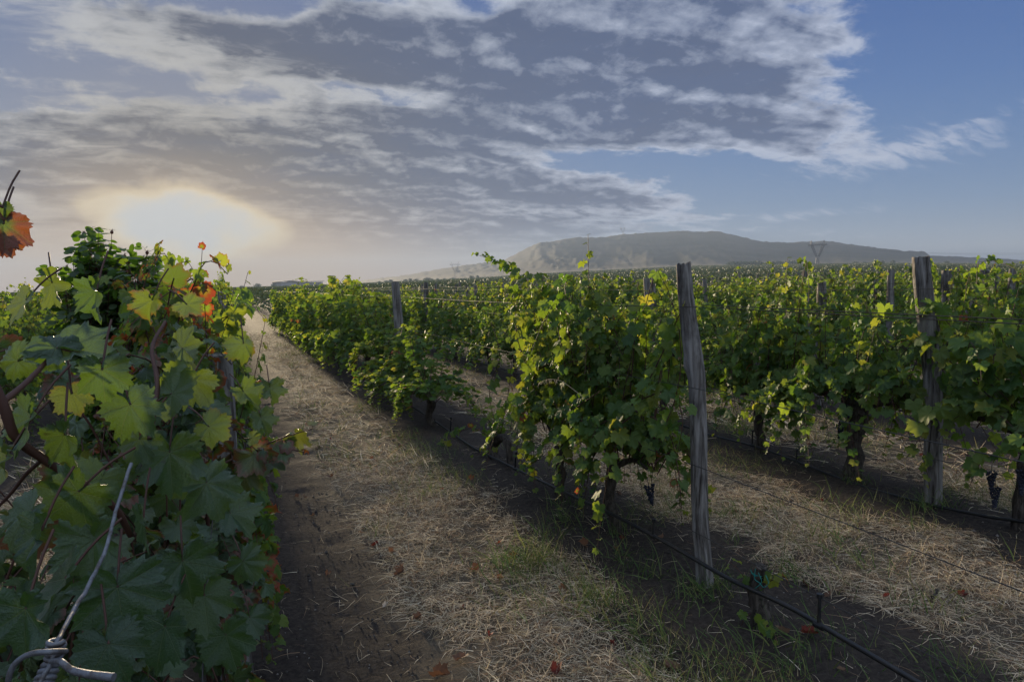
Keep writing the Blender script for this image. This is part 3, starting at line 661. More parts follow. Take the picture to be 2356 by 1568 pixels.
# ---- the other vines that can be told apart: copies of a few grown plants
def proto(seed, lod, **kw):
    rng = R(seed); a = dict(Hc=1.5, half=.29, arm=.42, n=31, th=.44, low=.08, side=.55, aut=.008, yel=.04, leafsize=.058, node=.060); a.update(kw)
    tr, st, fo = Acc(), Acc(), Acc()
    head = trunk_geo(tr, rng, a['th'], .040, a['arm'] * .85, sides=7)
    grow(rng, vine_shoots(rng, head, a['arm'], a['n'], a['Hc'], a['half'], a['low'], a.get('reach', .22), a['side'], .13), lod, fo, st, a['leafsize'], a['aut'], a['yel'], a['half'], node=a.get('node', .072), stalks=lod < 2)
    return tr.mesh("trunk", BARK), st.mesh("cane", CANE), fo.mesh("foliage", LEAF)
MID = [proto(300 + q, 1, Hc=1.34 + .05 * (q % 4), side=.54 + .02 * (q % 4), yel=.02 + .03 * (q % 3)) for q in range(8)]
FARV = [proto(330 + q, 2, leafsize=.074, n=32, node=.080, yel=.05) for q in range(6)]
def place_vine(mesh3, loc, rz, scl, label, group):
    r_ = empty("grapevine", loc, label, "grapevine", group, rz); r_.scale = scl
    for nm, me in zip(("trunk", "cane", "foliage"), mesh3): link(nm, me, r_)
    return r_
HAND = {0: [1.02, 1.95, 3.0], 1: [2.36, t1, t2 + .1, t3], 2: [tb1, tb2, t_r]}
FIRST = {0: 4.05, 1: 7.35, 2: 6.1}
def in_view(x, y, m_=60):
    u_, v_, z_ = proj((x, y, 1.0)); return z_ > .5 and -m_ < u_ < 2356 + m_, z_
VINE_TOP = []
rgv = R(77); nplaced = 0; OCC = []
for kr in range(-3, 26):
    X0 = kr * ROWS; y = FIRST.get(kr, -2.0 + rgv.uniform(0, 1)); idx = 0
    while True:
        y += rgv.uniform(.98, 1.2) if idx or kr not in FIRST else 0.0
        if y > 60: break
        ok, z_ = in_view(X0, y)
        if kr < 0 and (y > 24 or kr < -2): break
        if not ok:
            if y > 26 and kr <= 0: break
            idx += 0; 
            if y > 30 and not ok: break
            continue
        if z_ > 27: break
        if kr == 0 and y > 25.5: break
        idx += 1
        jx = rgv.normal(0, .03); s_ = rgv.uniform(.84, 1.12)
        if kr == 0: s_ *= 1.04; jx -= .08
        if kr == 1: jx -= .08
        if kr == 1 and y < 9.6: s_ *= .78
        if kr in (2, 3) and 7 < y < 22: s_ *= .84
        if kr == 1 and y > 15: s_ *= .90
        if kr > 1: s_ *= .94
        lod_far = z_ > 11.5
        me = (FARV if lod_far else MID)[rgv.integers(0, 6 if lod_far else 8)]
        if z_ < 11.5:
            near_ = ("beyond the bent arch trunk" if kr == 1 else "beyond the thick trunked vine pair" if kr == 2 else "behind the big leaved near vines" if kr == 0 else "in view")
            lab = f"leafy grapevine, {ORD[min(idx, 20) - 1]} {near_}, {rowname(kr)}"
            grp = f"grapevines in the {rowname(kr)}"
        else:
            lab = f"small distant grapevine far along the {rowname(kr)}"; grp = f"distant grapevines in the {rowname(kr)}"
        place_vine(me, (X0 + jx, y, G(X0, y)), rgv.choice([0, pi]) + rgv.normal(0, .06), (rgv.uniform(.9, 1.1) * (.80 if kr == 0 else 1.3 if kr == 1 else .95), 1.0, s_), lab, grp); nplaced += 1
print("vines placed", nplaced)
# ------------------------------------------------------------------ posts
def post_mesh(name, P, rad, seed, sides=26, rings=46, knots=(), tilt=0.0, groove=.10):
    rng = R(seed); P = spline(P, rings); rad = np.interp(np.linspace(0, 1, rings), np.linspace(0, 1, len(rad)), rad)
    th = np.arange(sides) * 2 * pi / sides; g = rng.normal(0, 1, sides); g = (g + np.roll(g, 1)) * .5
    bump = 1 + groove * .55 * g[None, :] * np.linspace(.8, 1.2, rings)[:, None] + rng.normal(0, .012, (rings, sides))
    for a in rng.uniform(0, 2 * pi, 5):
        d_ = np.abs((th - a + pi) % (2 * pi) - pi); bump -= groove * np.exp(-(d_ / .16) ** 2)[None, :] * np.clip(rng.uniform(.3, 1.0) + np.sin(np.linspace(0, rng.uniform(2, 7), rings)) * .4, 0, 1.2)[:, None]
    u = np.linspace(0, 1, rings)
    for (uk, ak, su, sa, amp) in knots:
        d_ = np.abs((th - ak + pi) % (2 * pi) - pi); bump += amp * np.exp(-((u - uk) / su) ** 2)[:, None] * np.exp(-(d_ / sa) ** 2)[None, :]
    a_ = Acc(); tube(a_, P, rad, sides, (.5,) * 4, bump=bump)
    V = a_.V[0]; top = V[-sides:]; top[:, 2] += tilt * (top[:, 0] - top[:, 0].mean()) + rng.normal(0, .003, sides); a_.V[2][:sides] = top; a_.V[2][-1] = top.mean(0) - [0, 0, .004]
    return a_.mesh(name, WOOD)
def hero_post(px, X, seed, label, knots, tilt, ybase):
    b = on_row(px[-1][0], ybase, X); d0 = float((b - EYE) @ Fv)
    pts, rad = [], []
    for x, y, w in px[::-1]:
        pts.append(at_depth(x, y, d0) - b); rad.append(w * .90 * d0 / FPX / 2)
    pts[0][2] = -.08
    pts = np.array(pts); pts[:, 2] = np.maximum.accumulate(pts[:, 2])
    me = post_mesh("wooden_post", pts, rad, seed, 32, 60, knots, tilt)
    o = link("wooden_post", me); o.location = (b[0], b[1], 0.0); return tag(o, label, "post", "wooden trellis posts")
hero_post([(1572, 608, 37), (1578, 690, 40), (1589, 780, 45), (1599, 850, 47), (1604, 920, 43), (1607, 1000, 43), (1608, 1100, 42), (1611, 1200, 42), (1618, 1290, 42), (1625, 1362, 46)], XA, 411,
          "grey leaning wooden post beside the black hose, near end of the first row", [(.68, 0.0, .03, .5, .25), (.62, .2, .05, .4, -.22)], .12, 1358)
hero_post([(2118, 594, 40), (2122, 650, 42), (2130, 720, 44), (2138, 790, 47), (2144, 850, 44), (2147, 930, 42), (2147, 1010, 43), (2146, 1080, 42), (2148, 1168, 40)], XB, 412,
          "gnarled grey post with a peeling knot, near end of the second vine row", [(.66, 2.6, .035, .5, .30), (.62, 2.6, .05, .5, -.20), (.86, 2.0, .05, .4, .14), (.3, 1.5, .02, .5, .16)], -.1, 1166)
PM = [post_mesh("wooden_post", [(0, 0, -.1), (.01 * q, .008, .8), (.02 * (q - 1.5), 0, 1.68)], [.062, .056, .060, .052], 420 + q, 14, 16, [(.5 + .1 * q, q, .05, .5, .12)], .08 * (q - 1)) for q in range(5)]
def post(X, t, label, lean=(0, 0), s=1.0, w=1.0, q=0, group="wooden trellis posts"):
    o = link("wooden_post", PM[q % 5]); o.location = (X, t, G(X, t)); o.rotation_euler = (lean[0], lean[1], q * 1.3); o.scale = (w, w, s)
    return tag(o, label, "post", group)
def topz(x, y, X):                          # where a post whose top shows at pixel x, y stands in its row
    p = on_row(x, y, X); return float(p[1]), float(p[2])
rgp = R(88); done = {kr: [] for kr in range(-2, 30)}
done[0] = [2.75]; done[1] = [2.7]; done[2] = [3.05]
p0 = post(-.02, 2.78, "grey post nearly hidden by leaves in the row left of the path", s=.80, q=2)
SPEC = [(915, 648, 1, "thick dark post standing above the vines, second post of the first row", (0, 0), 1.12), (648, 668, 1, "lone thin post in the haze of the first row beside the path", (0, 0), 1.0), (686, 692, 1, "short hazy post half sunk in leaves beside the path", (0, -.08), .8),
        (978, 650, 2, "slim post just right of the thick dark post, slightly leaning", (0, -.04), 1.0), (1005, 653, 3, "slim leaning post, second right of the thick dark post", (0, -.07), .95), (1500, 640, 3, "grey post top between the long arching shoot and the front leaning post", (0, -.06), 1.1),
        (950, 664, 4, "small post stub between the thick dark post and its slim neighbour", (0, 0), .9), (885, 668, 3, "thin tilted post left of the thick dark post", (0, -.18), .7),
        (1858, 622, 4, "tilted thin post in front of the nearest pylon, amid green vines", (0, -.10), .85), (1880, 650, 3, "short broad post below the nearest pylon", (0, 0), 1.0), (2053, 620, 4, "slender pale post left of the gnarled knotty post", (0, -.03), .9), (2008, 642, 5, "dark weathered post between two slender ones, left of the gnarled post", (0, -.03), .9),
        (2178, 622, 4, "tall pale post just right of the gnarled knotty post", (0, 0), 1.0), (2195, 622, 6, "crooked thin post right of the tall pale post", (0, -.06), .8), (2277, 620, 5, "leaning post whose brace makes a triangle in the vines", (0, -.10), .9), (2295, 622, 7, "small dark post right of the triangular brace", (0, 0), .9), (2328, 618, 6, "pale upright post near the end of the fourth visible rank", (0, 0), 1.1)]
for q, (px, py, kr, lab, ln, w_) in enumerate(SPEC):
    t_, z_ = topz(px, py, kr * ROWS); s_ = max(.75, min(1.18, (z_ - G(kr * ROWS, t_)) / 1.68))
    post(kr * ROWS, t_, lab, ln, s_, w_, q); done[kr].append(t_)
# brace of the leaning post
t_, z_ = topz(2277, 622, 5 * ROWS); br = Acc(); tube(br, [(5 * ROWS - .03, t_, 1.62), (5 * ROWS - .05, t_ + .75, G(5 * ROWS, t_) - .05)], [.03, .036], 10)
tag(br.obj("wooden_brace", WOOD), "thin slanting wooden brace propping the leaning post in the vines", "brace")
for kr in range(3, 18):
    t = -2 + rgp.uniform(0, 6)
    while t < 60:
        t += 6.4 + rgp.normal(0, .25); ok, z_ = in_view(kr * ROWS, t, 0)
        if not ok or z_ > 42 or z_ < 6 or any(abs(t - v) < 2.2 for v in done[kr]): continue
        if kr >= 3 and z_ < 9 and kr < 5: continue
        post(kr * ROWS, t, f"weathered grey post among the vines of the {rowname(kr)}", (rgp.normal(0, .04), rgp.normal(-.02, .05)), rgp.uniform(.9, 1.06), rgp.uniform(.75, 1.0), int(rgp.integers(0, 5)), f"posts of the {rowname(kr)}")
for t in (9.2, 15.6, 22.0): post(0, t, "grey post deep in the leaves of the row left of the path", (0, 0), .92, .9, 1, "posts of the row left of the grassy path")

# ------------------------------------------------------------------ trellis wires and irrigation hoses
def wire(X, z, t0, t1, seed, label, rad=.0016, group=None, dx=0.0):
    rng = R(seed); n = int((t1 - t0) / .35) + 2; t = np.linspace(t0, t1, n)
    sag = -.022 * np.abs(np.sin((t - 2.7) / 6.4 * pi)) + np.cumsum(rng.normal(0, .0025, n)) * .25
    P = np.stack([np.full(n, X + dx) + rng.normal(0, .002, n), t, z + sag + terrain(X, t)], -1)
    a = Acc(); tube(a, P, rad, 5); return tag(a.obj("trellis_wire", WIRE), label, "wire", group)
HGT = ((1.46, "topmost"), (1.05, "upper middle"), (.66, "lower middle"), (.31, "lowest"))
for kr, t0 in ((0, .75), (1, -1.5), (2, -1.0), (3, -1.0), (4, -1.0)):
    for q, (z, nm) in enumerate(HGT):
        if kr == 0 and q == 0: continue
        wire(kr * ROWS, z + (0, 0, .04, .06, .02)[kr], t0, 40, 500 + kr * 10 + q, f"{nm} thin trellis wire strung along the {rowname(kr)}", .0020 if kr else .0014, "trellis wires", -.055)
wire(XA, 1.475, -1.5, 2.72, 571, "second topmost wire running from the front leaning post past the gnarled one", .0020, "trellis wires", -.052)

def hose(P, rad, label, stakes, seed):
    loc = P[0]; root = empty("irrigation_hose", tuple(loc), label, "hose")
    a = Acc(); S = spline(P, len(P) * 14) - loc; tube(a, S, rad, 12); a.obj("hose_pipe", HOSE, root)
    for (x, y0, y1, X) in stakes:
        b = on_row(x, y0, X); tp = on_row(x + (2 if y0 - y1 > 20 else 0), y1, X); b2 = b.copy(); b2[2] -= .0
        s_ = Acc(); tube(s_, np.array([b, (b + tp) / 2, tp]) - loc, [.0085, .0075, .0075], 8); tube(s_, np.array([tp - [0, 0, .012], tp + [0, 0, .006]]) - loc, .0125, 10)
        tube(s_, np.array([b - [0, .02, .0], b + [0, .02, .0]]) - loc, rad * 1.35, 12)
        s_.obj("dripper_stake", HOSE, root)
    return root
XH = XA - .07
pa = [on_row(x, y, XH) for x, y in ((2560, 1830), (2240, 1642), (2110, 1568), (1960, 1480), (1820, 1398), (1700, 1342), (1640, 1310), (1540, 1252), (1420, 1188), (1295, 1130), (1120, 1045), (1075, 1020), (985, 958))]
pa += [np.array([XH + .02, t, .05]) for t in (9.5,)]
hose(pa, .0105, "black irrigation hose strung low along the first row in front of the leaning post", [(1884, 1438, 1368, XH), (1502, 1232, 1195, XH), (1185, 1078, 1040, XH), (1036, 996, 960, XH)], 1)
XH2 = XB - .06
pb = [on_row(x, y, XH2) for x, y in ((2500, 1232), (2356, 1200), (2270, 1187), (2140, 1160), (1990, 1120), (1900, 1088), (1830, 1060), (1740, 1027), (1635, 1000), (1560, 975))] + [np.array([XH2, t, .12]) for t in (9, 12, 16, 22)]
hose(pb, .0105, "black irrigation hose lying past the foot of the gnarled post, second row", [(1832, 1060, 1035, XH2), (1730, 1024, 990, XH2)], 2)
pc = [on_row(x, y, 3 * ROWS - .05) for x, y in ((2420, 985), (2356, 973), (2200, 955), (2100, 948), (1900, 915), (1640, 883))] + [np.array([3 * ROWS - .05, t, .15]) for t in (10, 14, 20)]
hose(pc, .0105, "black irrigation hose seen through the gap beside the gnarled post, third row", [], 3)

# knotted tie wire at the near end of the left row
a = Acc(); D1, D2 = .40, .56
tie = empty("tie_wire", tuple(at_depth(130, 1490, D1)), "galvanised wire with a twisted knot, ending in front of the big dark leaves", "wire"); loc = np.array(tie.location)
rw = R(33); P = spline([at_depth(302, 1066, D2), at_depth(283, 1120, .545), at_depth(258, 1185, .53), at_depth(240, 1260, .505), at_depth(205, 1340, .47), at_depth(170, 1400, .44), at_depth(140, 1460, .41), at_depth(128, 1480, D1), at_depth(118, 1530, .395), at_depth(95, 1580, .39), at_depth(80, 1660, .38)], 60) - loc; P = P + np.cumsum(rw.normal(0, .00028, P.shape), 0)
tube(a, P, .00145, 8); a.obj("wire_strand", GALV, tie)
def coil(p0, p1, r0, r1, turns, rad):
    n = int(turns * 16); u = np.linspace(0, 1, n); ax = p1 - p0; n1 = np.cross(ax, Fv); n1 /= np.linalg.norm(n1); n2 = np.cross(ax, n1); n2 /= np.linalg.norm(n2); ang = u * turns * 2 * pi; rr_ = r0 + (r1 - r0) * u
    return p0 + u[:, None] * ax + rr_[:, None] * (np.cos(ang)[:, None] * n1 + np.sin(ang)[:, None] * n2)
a = Acc(); c = coil(at_depth(131, 1472, D1) - loc, at_depth(122, 1520, D1) - loc, .0042, .0036, 4, .0016); tube(a, c, .0016, 7)
c = coil(at_depth(118, 1527, D1) - loc, at_depth(88, 1600, .39) - loc, .0034, .0046, 5, .0018); tube(a, c, .0019, 7); a.obj("wire_knot", GALV, tie)
a = Acc(); P = spline([at_depth(152, 1497, .395), at_depth(120, 1498, .385), at_depth(70, 1503, .385), at_depth(35, 1525, .385), at_depth(20, 1560, .385), at_depth(24, 1590, .387), at_depth(60, 1625, .39)], 40) - loc; tube(a, P, .0016, 8); a.obj("wire_loop", GALV, tie)
a = Acc(); P = spline([at_depth(112, 1522, .40), at_depth(138, 1520, .385), at_depth(165, 1540, .38), at_depth(205, 1550, .375), at_depth(262, 1557, .372)], 30) - loc; tube(a, P, np.linspace(.0017, .0023, 30), 8); a.obj("wire_tail", GALV, tie)

# ------------------------------------------------------------------ big leaves and canes close to the lens, parts of one near vine
hv = empty("grapevine", (-.32, .62, G(-.32, .62)), "nearest grapevine with huge leaves, a thick red cane and one hanging orange leaf", "grapevine")
loc = np.array(hv.location); fo, st, tr = Acc(), Acc(), Acc()
tube(tr, spline([(0, 0, -.04), (.02, .02, .3), (-.03, .03, .62), (-.06, .06, .85)], 12), np.linspace(.035, .02, 12), 9, bump=1 + R(5).normal(0, .12, (12, 9)))
LD = lambda p: np.array(p) - loc
def leafat(px, py, dep, ang, size_px, tiltx, tilty, aut=0.0, yel=0.1, rnd=.4, seed=0):
    """stalk end at a pixel and depth; ang = direction of the tip in the picture plane, clockwise from up"""
    p = at_depth(px, py, dep); tip = Uv * cos(RAD(ang)) + Rv * sin(RAD(ang)); rq = R(1900 + seed); nor = -Fv + Rv * (tiltx + rq.normal(0, .6)) + Uv * (tilty + .5 + rq.normal(0, .5))
    scatter_leaves(fo, R(900 + seed), 0, [p - loc], [tip - Fv * .15], [nor], [size_px * .52 * dep / FPX], np.array([aut]), np.array([yel * .45]), 0, np.array([rnd]))
    q = p - tip * .05 + Fv * .03
    tube(fo, spline([p - loc, (p + q) / 2 - loc + [0, 0, .004], q - loc], 6), .0012, 5, mi=1)
HERO = [  # x, y, depth, direction, radius px, tilts, autumn, yellow, brightness
    (222, 668, 0.8, 175, 135, 0.1, 0.5, 0, 0.05, 0.15), (150, 800, 0.7, 95, 210, 0.2, 0.9, 0, 0.1, 0.2), (130, 800, 0.68, 300, 150, -0.4, 0.6, 0, 0, 0.2), (235, 850, 0.66, 170, 150, 0.5, 0.5, 0, 0.05, 0.25),
    (395, 905, 0.85, 60, 165, 0.3, -0.2, 0, 0.25, 0.75), (440, 870, 0.9, 200, 140, 0.2, 0.1, 0, 0.35, 0.9), (420, 800, 1, 20, 110, 0.2, 0.2, 0, 0.3, 0.8), (560, 790, 1.25, 160, 90, 0.5, 0.3, 0.0875, 0.2, 0.6),
    (350, 690, 1, 190, 95, 0, 0.2, 0.1925, 0.35, 0.8), (430, 700, 1.05, 120, 80, 0.2, 0.3, 0.175, 0.3, 0.8), (400, 640, 1.15, 30, 80, 0, 0.3, 0.175, 0.2, 0.6), (120, 650, 0.9, 150, 120, -0.2, 0.4, 0, 0.4, 0.8),
    (60, 690, 0.85, 210, 120, -0.2, 0.4, 0, 0.5, 0.8), (165, 905, 0.7, 150, 110, 0, 0.1, 0.1225, 0.6, 0.9), (70, 960, 0.62, 200, 180, -0.3, 0.3, 0, 0.05, 0.2), (150, 1000, 0.64, 160, 150, 0.2, 0.3, 0, 0.05, 0.3),
    (390, 1040, 0.85, 170, 190, 0.6, 0.5, 0, 0, 0.2), (320, 1010, 0.8, 200, 130, 0, 0.4, 0, 0.1, 0.35), (475, 1110, 1, 150, 180, 0.4, 0.2, 0, 0.1, 0.4), (530, 1180, 1.1, 130, 130, 0.5, 0.5, 0, 0.05, 0.3),
    (180, 1130, 0.62, 225, 190, -0.2, 0.2, 0, 0.05, 0.35), (330, 1190, 0.75, 170, 150, 0.1, 0.4, 0, 0.02, 0.15), (95, 1220, 0.58, 190, 200, -0.2, 0.4, 0, 0.02, 0.1), (270, 1350, 0.66, 165, 220, 0.2, 0.6, 0, 0, 0.1), (150, 1330, 0.55, 215, 220, -0.1, 0.5, 0, 0, 0.15),
    (420, 1290, 0.82, 160, 170, 0.3, 0.5, 0, 0.03, 0.2), (470, 1370, 0.9, 170, 170, 0.6, 0.1, 0, 0.1, 0.35), (520, 1460, 1.05, 160, 150, 0.4, 0.5, 0, 0.03, 0.2), (380, 1440, 0.78, 190, 190, 0.1, 0.6, 0, 0, 0.08), (60, 1400, 0.5, 180, 210, -0.3, 0.5, 0, 0, 0.1),
    (250, 1480, 0.62, 150, 200, 0.1, 0.7, 0, 0, 0.05), (560, 1290, 1.2, 140, 110, 0.5, 0.3, 0, 0.08, 0.3), (575, 1420, 1.3, 150, 100, 0.5, 0.4, 0, 0.05, 0.25), (300, 930, 0.72, 140, 170, 0.4, 0.7, 0, 0.05, 0.25), (40, 830, 0.75, 250, 120, -0.3, 0.3, 0, 0.1, 0.3),
    (480, 980, 1, 120, 110, 0.3, 0.2, 0.07, 0.2, 0.6), (560, 900, 1.3, 130, 90, 0.4, 0.3, 0.0525, 0.15, 0.5), (600, 960, 1.45, 150, 80, 0.4, 0.3, 0.035, 0.2, 0.6), (620, 890, 1.5, 160, 75, 0.6, 0.2, 0.042, 0.15, 0.5), (15, 1050, 0.6, 200, 150, -0.2, 0.2, 0.105, 0.4, 0.8),
]
for q, h_ in enumerate(HERO): leafat(*h_[:5], h_[5], h_[6], h_[7], h_[8], h_[9], q)
leafat(5, 478, .78, 178, 75, .55, .1, 0, .25, .3, 71)
leafat(8, 515, .78, 168, 140, 1.9, -.15, 1.0, .1, .5, 73); leafat(6, 560, .78, 140, 90, .6, .2, 1.0, .1, .5, 75)
tube(fo, spline([LD(at_depth(-120, 380, .75)), LD(at_depth(-60, 430, .77)), LD(at_depth(5, 476, .78))], 8), .0016, 6, mi=1)
for pts, r_ in ((((-60, 800, .60), (5, 925, .61), (35, 1005, .62), (100, 1055, .64), (180, 1105, .66), (262, 1165, .70), (300, 1230, .74)), .0048), (((100, 1055, .64), (60, 1090, .66), (20, 1140, .68), (-40, 1200, .7)), .0022),
               (((5, 925, .61), (60, 880, .64), (120, 818, .68)), .003), (((345, 1010, .80), (352, 960, .82), (362, 880, .86), (350, 800, .9), (380, 740, .95)), .0034)):
    st = Acc(); tube(st, spline([LD(at_depth(*p)) for p in pts], 20), np.linspace(r_, r_ * .7, 20), 8, bump=1 + R(int(r_ * 1e5)).normal(0, .05, (20, 8))); st.obj('cane', CANE, hv)
tr.obj("trunk", BARK, hv); fo.obj("foliage", [LEAFV, CANE], hv)

# ------------------------------------------------------------------ rose bush behind the near vines
def rose_bush():
    rng = R(640); base = np.array([-.62, 4.0, G(-.62, 4.0)])
    root = empty("rose_bush", tuple(base), "dark rose bush with round leaves and hips, sticking up behind the near vines", "rose bush")
    st, fo = Acc(), Acc(); P_, T_, N_, S_ = [], [], [], []
    tips = [(230, 535), (250, 545), (185, 560), (285, 575), (320, 595), (150, 605), (205, 590), (300, 620), (260, 600), (340, 640), (180, 640), (225, 640), (130, 640), (270, 650), (315, 655), (240, 610), (210, 620), (290, 600), (330, 620), (170, 620), (380, 600), (440, 632)]
    hips = []; tips = tips + [(x_ + rng.normal(0, 22), y_ + abs(rng.normal(0, 22))) for x_, y_ in tips for _ in range(2)]
    for (x, y) in tips:
        dp = 3.5 + rng.normal(0, .12); e = at_depth(x, y, dp) - base
        S = bez((rng.normal(0, .05), rng.normal(0, .05), 0), (e[0] * .35, e[1] * .35, e[2] * .75), e, 14) + np.cumsum(rng.normal(0, .006, (14, 3)), 0)
        tube(st, S, np.linspace(.006, .0014, 14), 5)
        for q in range(5, 14):
            for _ in range(4 if q > 7 else 3):
                if q > 12 and rng.uniform() < .3: continue
                dr = nrm(np.array([rng.normal(), rng.normal(), rng.normal() * .4 + .1])); b = S[q] + dr * rng.uniform(.04, .09)
                tube(st, [S[q], (S[q] + b) / 2 + [0, 0, .008], b], .0008, 3, cap=False)
                for m_ in (-1, 0, 1):
                    side = np.cross(dr, [0, 0, 1]) * m_; P_.append(b + side * .012 - dr * (.02 if m_ else 0)); T_.append(dr * .7 + side * 1.2 + [0, 0, -.35]); N_.append(np.array([0, 0, 1]) + rng.normal(0, .6, 3)); S_.append(rng.uniform(.015, .027))
        if len(hips) < 16 and rng.uniform() < .75: hips.append(S[-1])
    # oval leaflets
    ph = np.linspace(0, 2 * pi, 12, endpoint=False); ov = np.vstack([[0, 1, 0], np.stack([.78 * np.sin(ph), 1 - np.cos(ph), .15 * np.abs(np.sin(ph))], -1)]); Ft = np.array([(0, 1 + (q + 1) % 12, 1 + q) for q in range(12)])
    for p, t, n, s in zip(P_, T_, N_, S_):
        y = nrm(t); z = nrm(n - y * (n @ y)); x = np.cross(y, z); C = np.zeros((13, 4)); C[:, 0] = rng.uniform(0, .12)
        fo.add(p + (ov[:, :1] * x + ov[:, 1:2] * y + ov[:, 2:] * z) * s, Ft, C)
    st.obj("cane", CANE, root); fo.obj("foliage", LEAF, root)
    u, v = np.meshgrid(np.arange(8) * 2 * pi / 8, np.linspace(0, pi, 6)); Sg = np.stack([np.sin(v) * np.cos(u), np.sin(v) * np.sin(u), np.cos(v) * 1.15], -1).reshape(-1, 3); F = [(a * 8 + b, a * 8 + (b + 1) % 8, (a + 1) * 8 + (b + 1) % 8, (a + 1) * 8 + b) for a in range(5) for b in range(8)]
    for h_ in hips:
        a = Acc(); a.add(Sg * .0085, F)
        for q in range(5):
            an = q * 1.257; a.add(np.array([[0, 0, .008], [.006 * cos(an + .4), .006 * sin(an + .4), .011], [.024 * cos(an), .024 * sin(an), .016 + rng.uniform(-.012, .006)], [.006 * cos(an - .4), .006 * sin(an - .4), .011]]), [(0, 1, 2, 3)])
        o = a.obj("rose_hip", HIP, root); o.location = h_
rose_bush()

# ------------------------------------------------------------------ straw, grass, weeds, fallen leaves
def blades(name, n, xy, length, width, lie, cols, seed, segs=3, curl=.5, label=None):
    rng = R(seed); n = len(xy)
    L_ = rng.uniform(*length, n) * rng.uniform(.6, 1.1, n); w = rng.uniform(*width, n); a = rng.uniform(0, 2 * pi, n); up = np.clip(rng.normal(lie[0], lie[1], n), .02, 1.35)
    d0 = np.stack([np.cos(a) * np.cos(up), np.sin(a) * np.cos(up), np.sin(up)], -1); bend = rng.normal(0, curl, n); drop = rng.uniform(.2, 1.0, n) * curl * 1.4
    pw = np.stack([-np.sin(a), np.cos(a), np.zeros(n)], -1); p = np.stack([xy[:, 0], xy[:, 1], gz(xy[:, 0], xy[:, 1]) + rng.uniform(0, .02, n)], -1)
    V = np.empty((n, (segs + 1) * 2, 3)); cur = p.copy(); d = d0.copy()
    for q in range(segs + 1):
        ww = (w * (1 - .82 * (q / segs)))[:, None] * .5; wd = nrm(np.cross(d, np.array([0, 0, 1.0])[None] + pw * .6))
        V[:, 2 * q] = cur - wd * ww; V[:, 2 * q + 1] = cur + wd * ww
        cur = cur + d * (L_ / segs)[:, None]; cur[:, 2] = np.maximum(cur[:, 2], gz(cur[:, 0], cur[:, 1]) + .003)
        d = nrm(d + pw * (bend / segs)[:, None] + np.array([0, 0, -1.0]) * (drop / segs)[:, None])
    F = np.array([[2 * q, 2 * q + 1, 2 * q + 3, 2 * q + 2] for q in range(segs)])
    cols = np.asarray(cols); ci = rng.integers(0, len(cols), n); cc = cols[ci] * rng.uniform(.7, 1.25, (n, 1))
    C = np.ones((n, (segs + 1) * 2, 4)); C[..., :3] = cc[:, None]
    acc = Acc(); acc.add(V.reshape(-1, 3), (F[None] + (segs + 1) * 2 * np.arange(n)[:, None, None]).reshape(-1, 4), C.reshape(-1, 4))
    return tag(acc.obj(name, STRAW), label, kind="stuff")
def sample(n, seed, rmax, dens, rmin=1.4, pw=.5):
    rng = R(seed); r_ = rmin + (rmax - rmin) * rng.uniform(0, 1, n) ** (1 / pw if pw > 1 else 1.0); a = RAD(22.9) + rng.uniform(-RAD(42), RAD(42), n)
    x, y = r_ * np.sin(a), r_ * np.cos(a); return np.stack([x, y], -1)[rng.uniform(0, 1, n) < dens(x, y)]
def rowd(x): return np.abs((x / ROWS + .5) % 1.0 - .5) * ROWS
def straw_mask(x, y):
    e = (fbm(x * 1.5, y * 1.5, 51, 4) - .5) * .95; m_ = np.clip((rowd(x) + e - .42) / .2, 0, 1) * (.25 + .9 * np.clip((fbm(x * 2.2, y * 2.2, 53, 4) - .33) * 2.9, 0, 1))
    left = (x < 1.2) & (x > -.6); m_ = np.where(left, m_ * np.clip((x + e * .5 - .74) / .22, 0, 1), m_); return m_ + .012
def green_mask(x, y):
    g = np.clip((fbm(x * 2.4, y * 1.6, 61, 4) - .535) * 8, 0, 1); m_ = g * np.clip((rowd(x) - .05) / .25, 0, 1)
    side = np.exp(-((rowd(x) - .55) / .3) ** 2); left = (x < .75) & (x > -.6); return np.where(left, .0, m_ * (.35 + .9 * side))
STR = [(.62, .50, .34), (.50, .39, .26), (.74, .63, .46), (.31, .20, .12), (.58, .47, .33), (.22, .14, .09), (.42, .34, .20)]
GRN = [(.085, .14, .035), (.12, .17, .05), (.06, .105, .03), (.18, .19, .06), (.22, .20, .08)]
blades("dry_straw", 0, sample(260000, 71, 6.5, straw_mask), (.04, .17), (.0015, .0036), (.06, .18), STR, 72, 4, 1.0, "matted pale dry straw lying between the rows")
blades("dry_grass", 0, sample(42000, 73, 7.5, lambda x, y: straw_mask(x, y) * np.clip((fbm(x * 2.8, y * 2.8, 88, 3) - .42) * 4, 0, 1)), (.05, .15), (.0016, .0034), (.75, .35), STR + [(.20, .19, .08)], 74, 3, .6, "tufts of dry standing grass between the rows")
blades("straw_cover", 0, sample(120000, 75, 26, straw_mask, 6.0), (.08, .26), (.004, .010), (.18, .28), STR + [(.2, .2, .09)], 76, 2, .5, "dry straw cover farther along the grassy paths")
blades("green_grass", 0, sample(52000, 77, 8, green_mask), (.06, .19), (.0020, .0045), (.85, .35), GRN, 78, 3, .7, "patchy green grass along the vine rows")
blades("weeds", 0, sample(60000, 79, 24, green_mask, 7.0), (.08, .24), (.005, .011), (.8, .35), GRN, 80, 2, .6, "low green weeds farther along the rows")
rgt = R(801); tuft = []
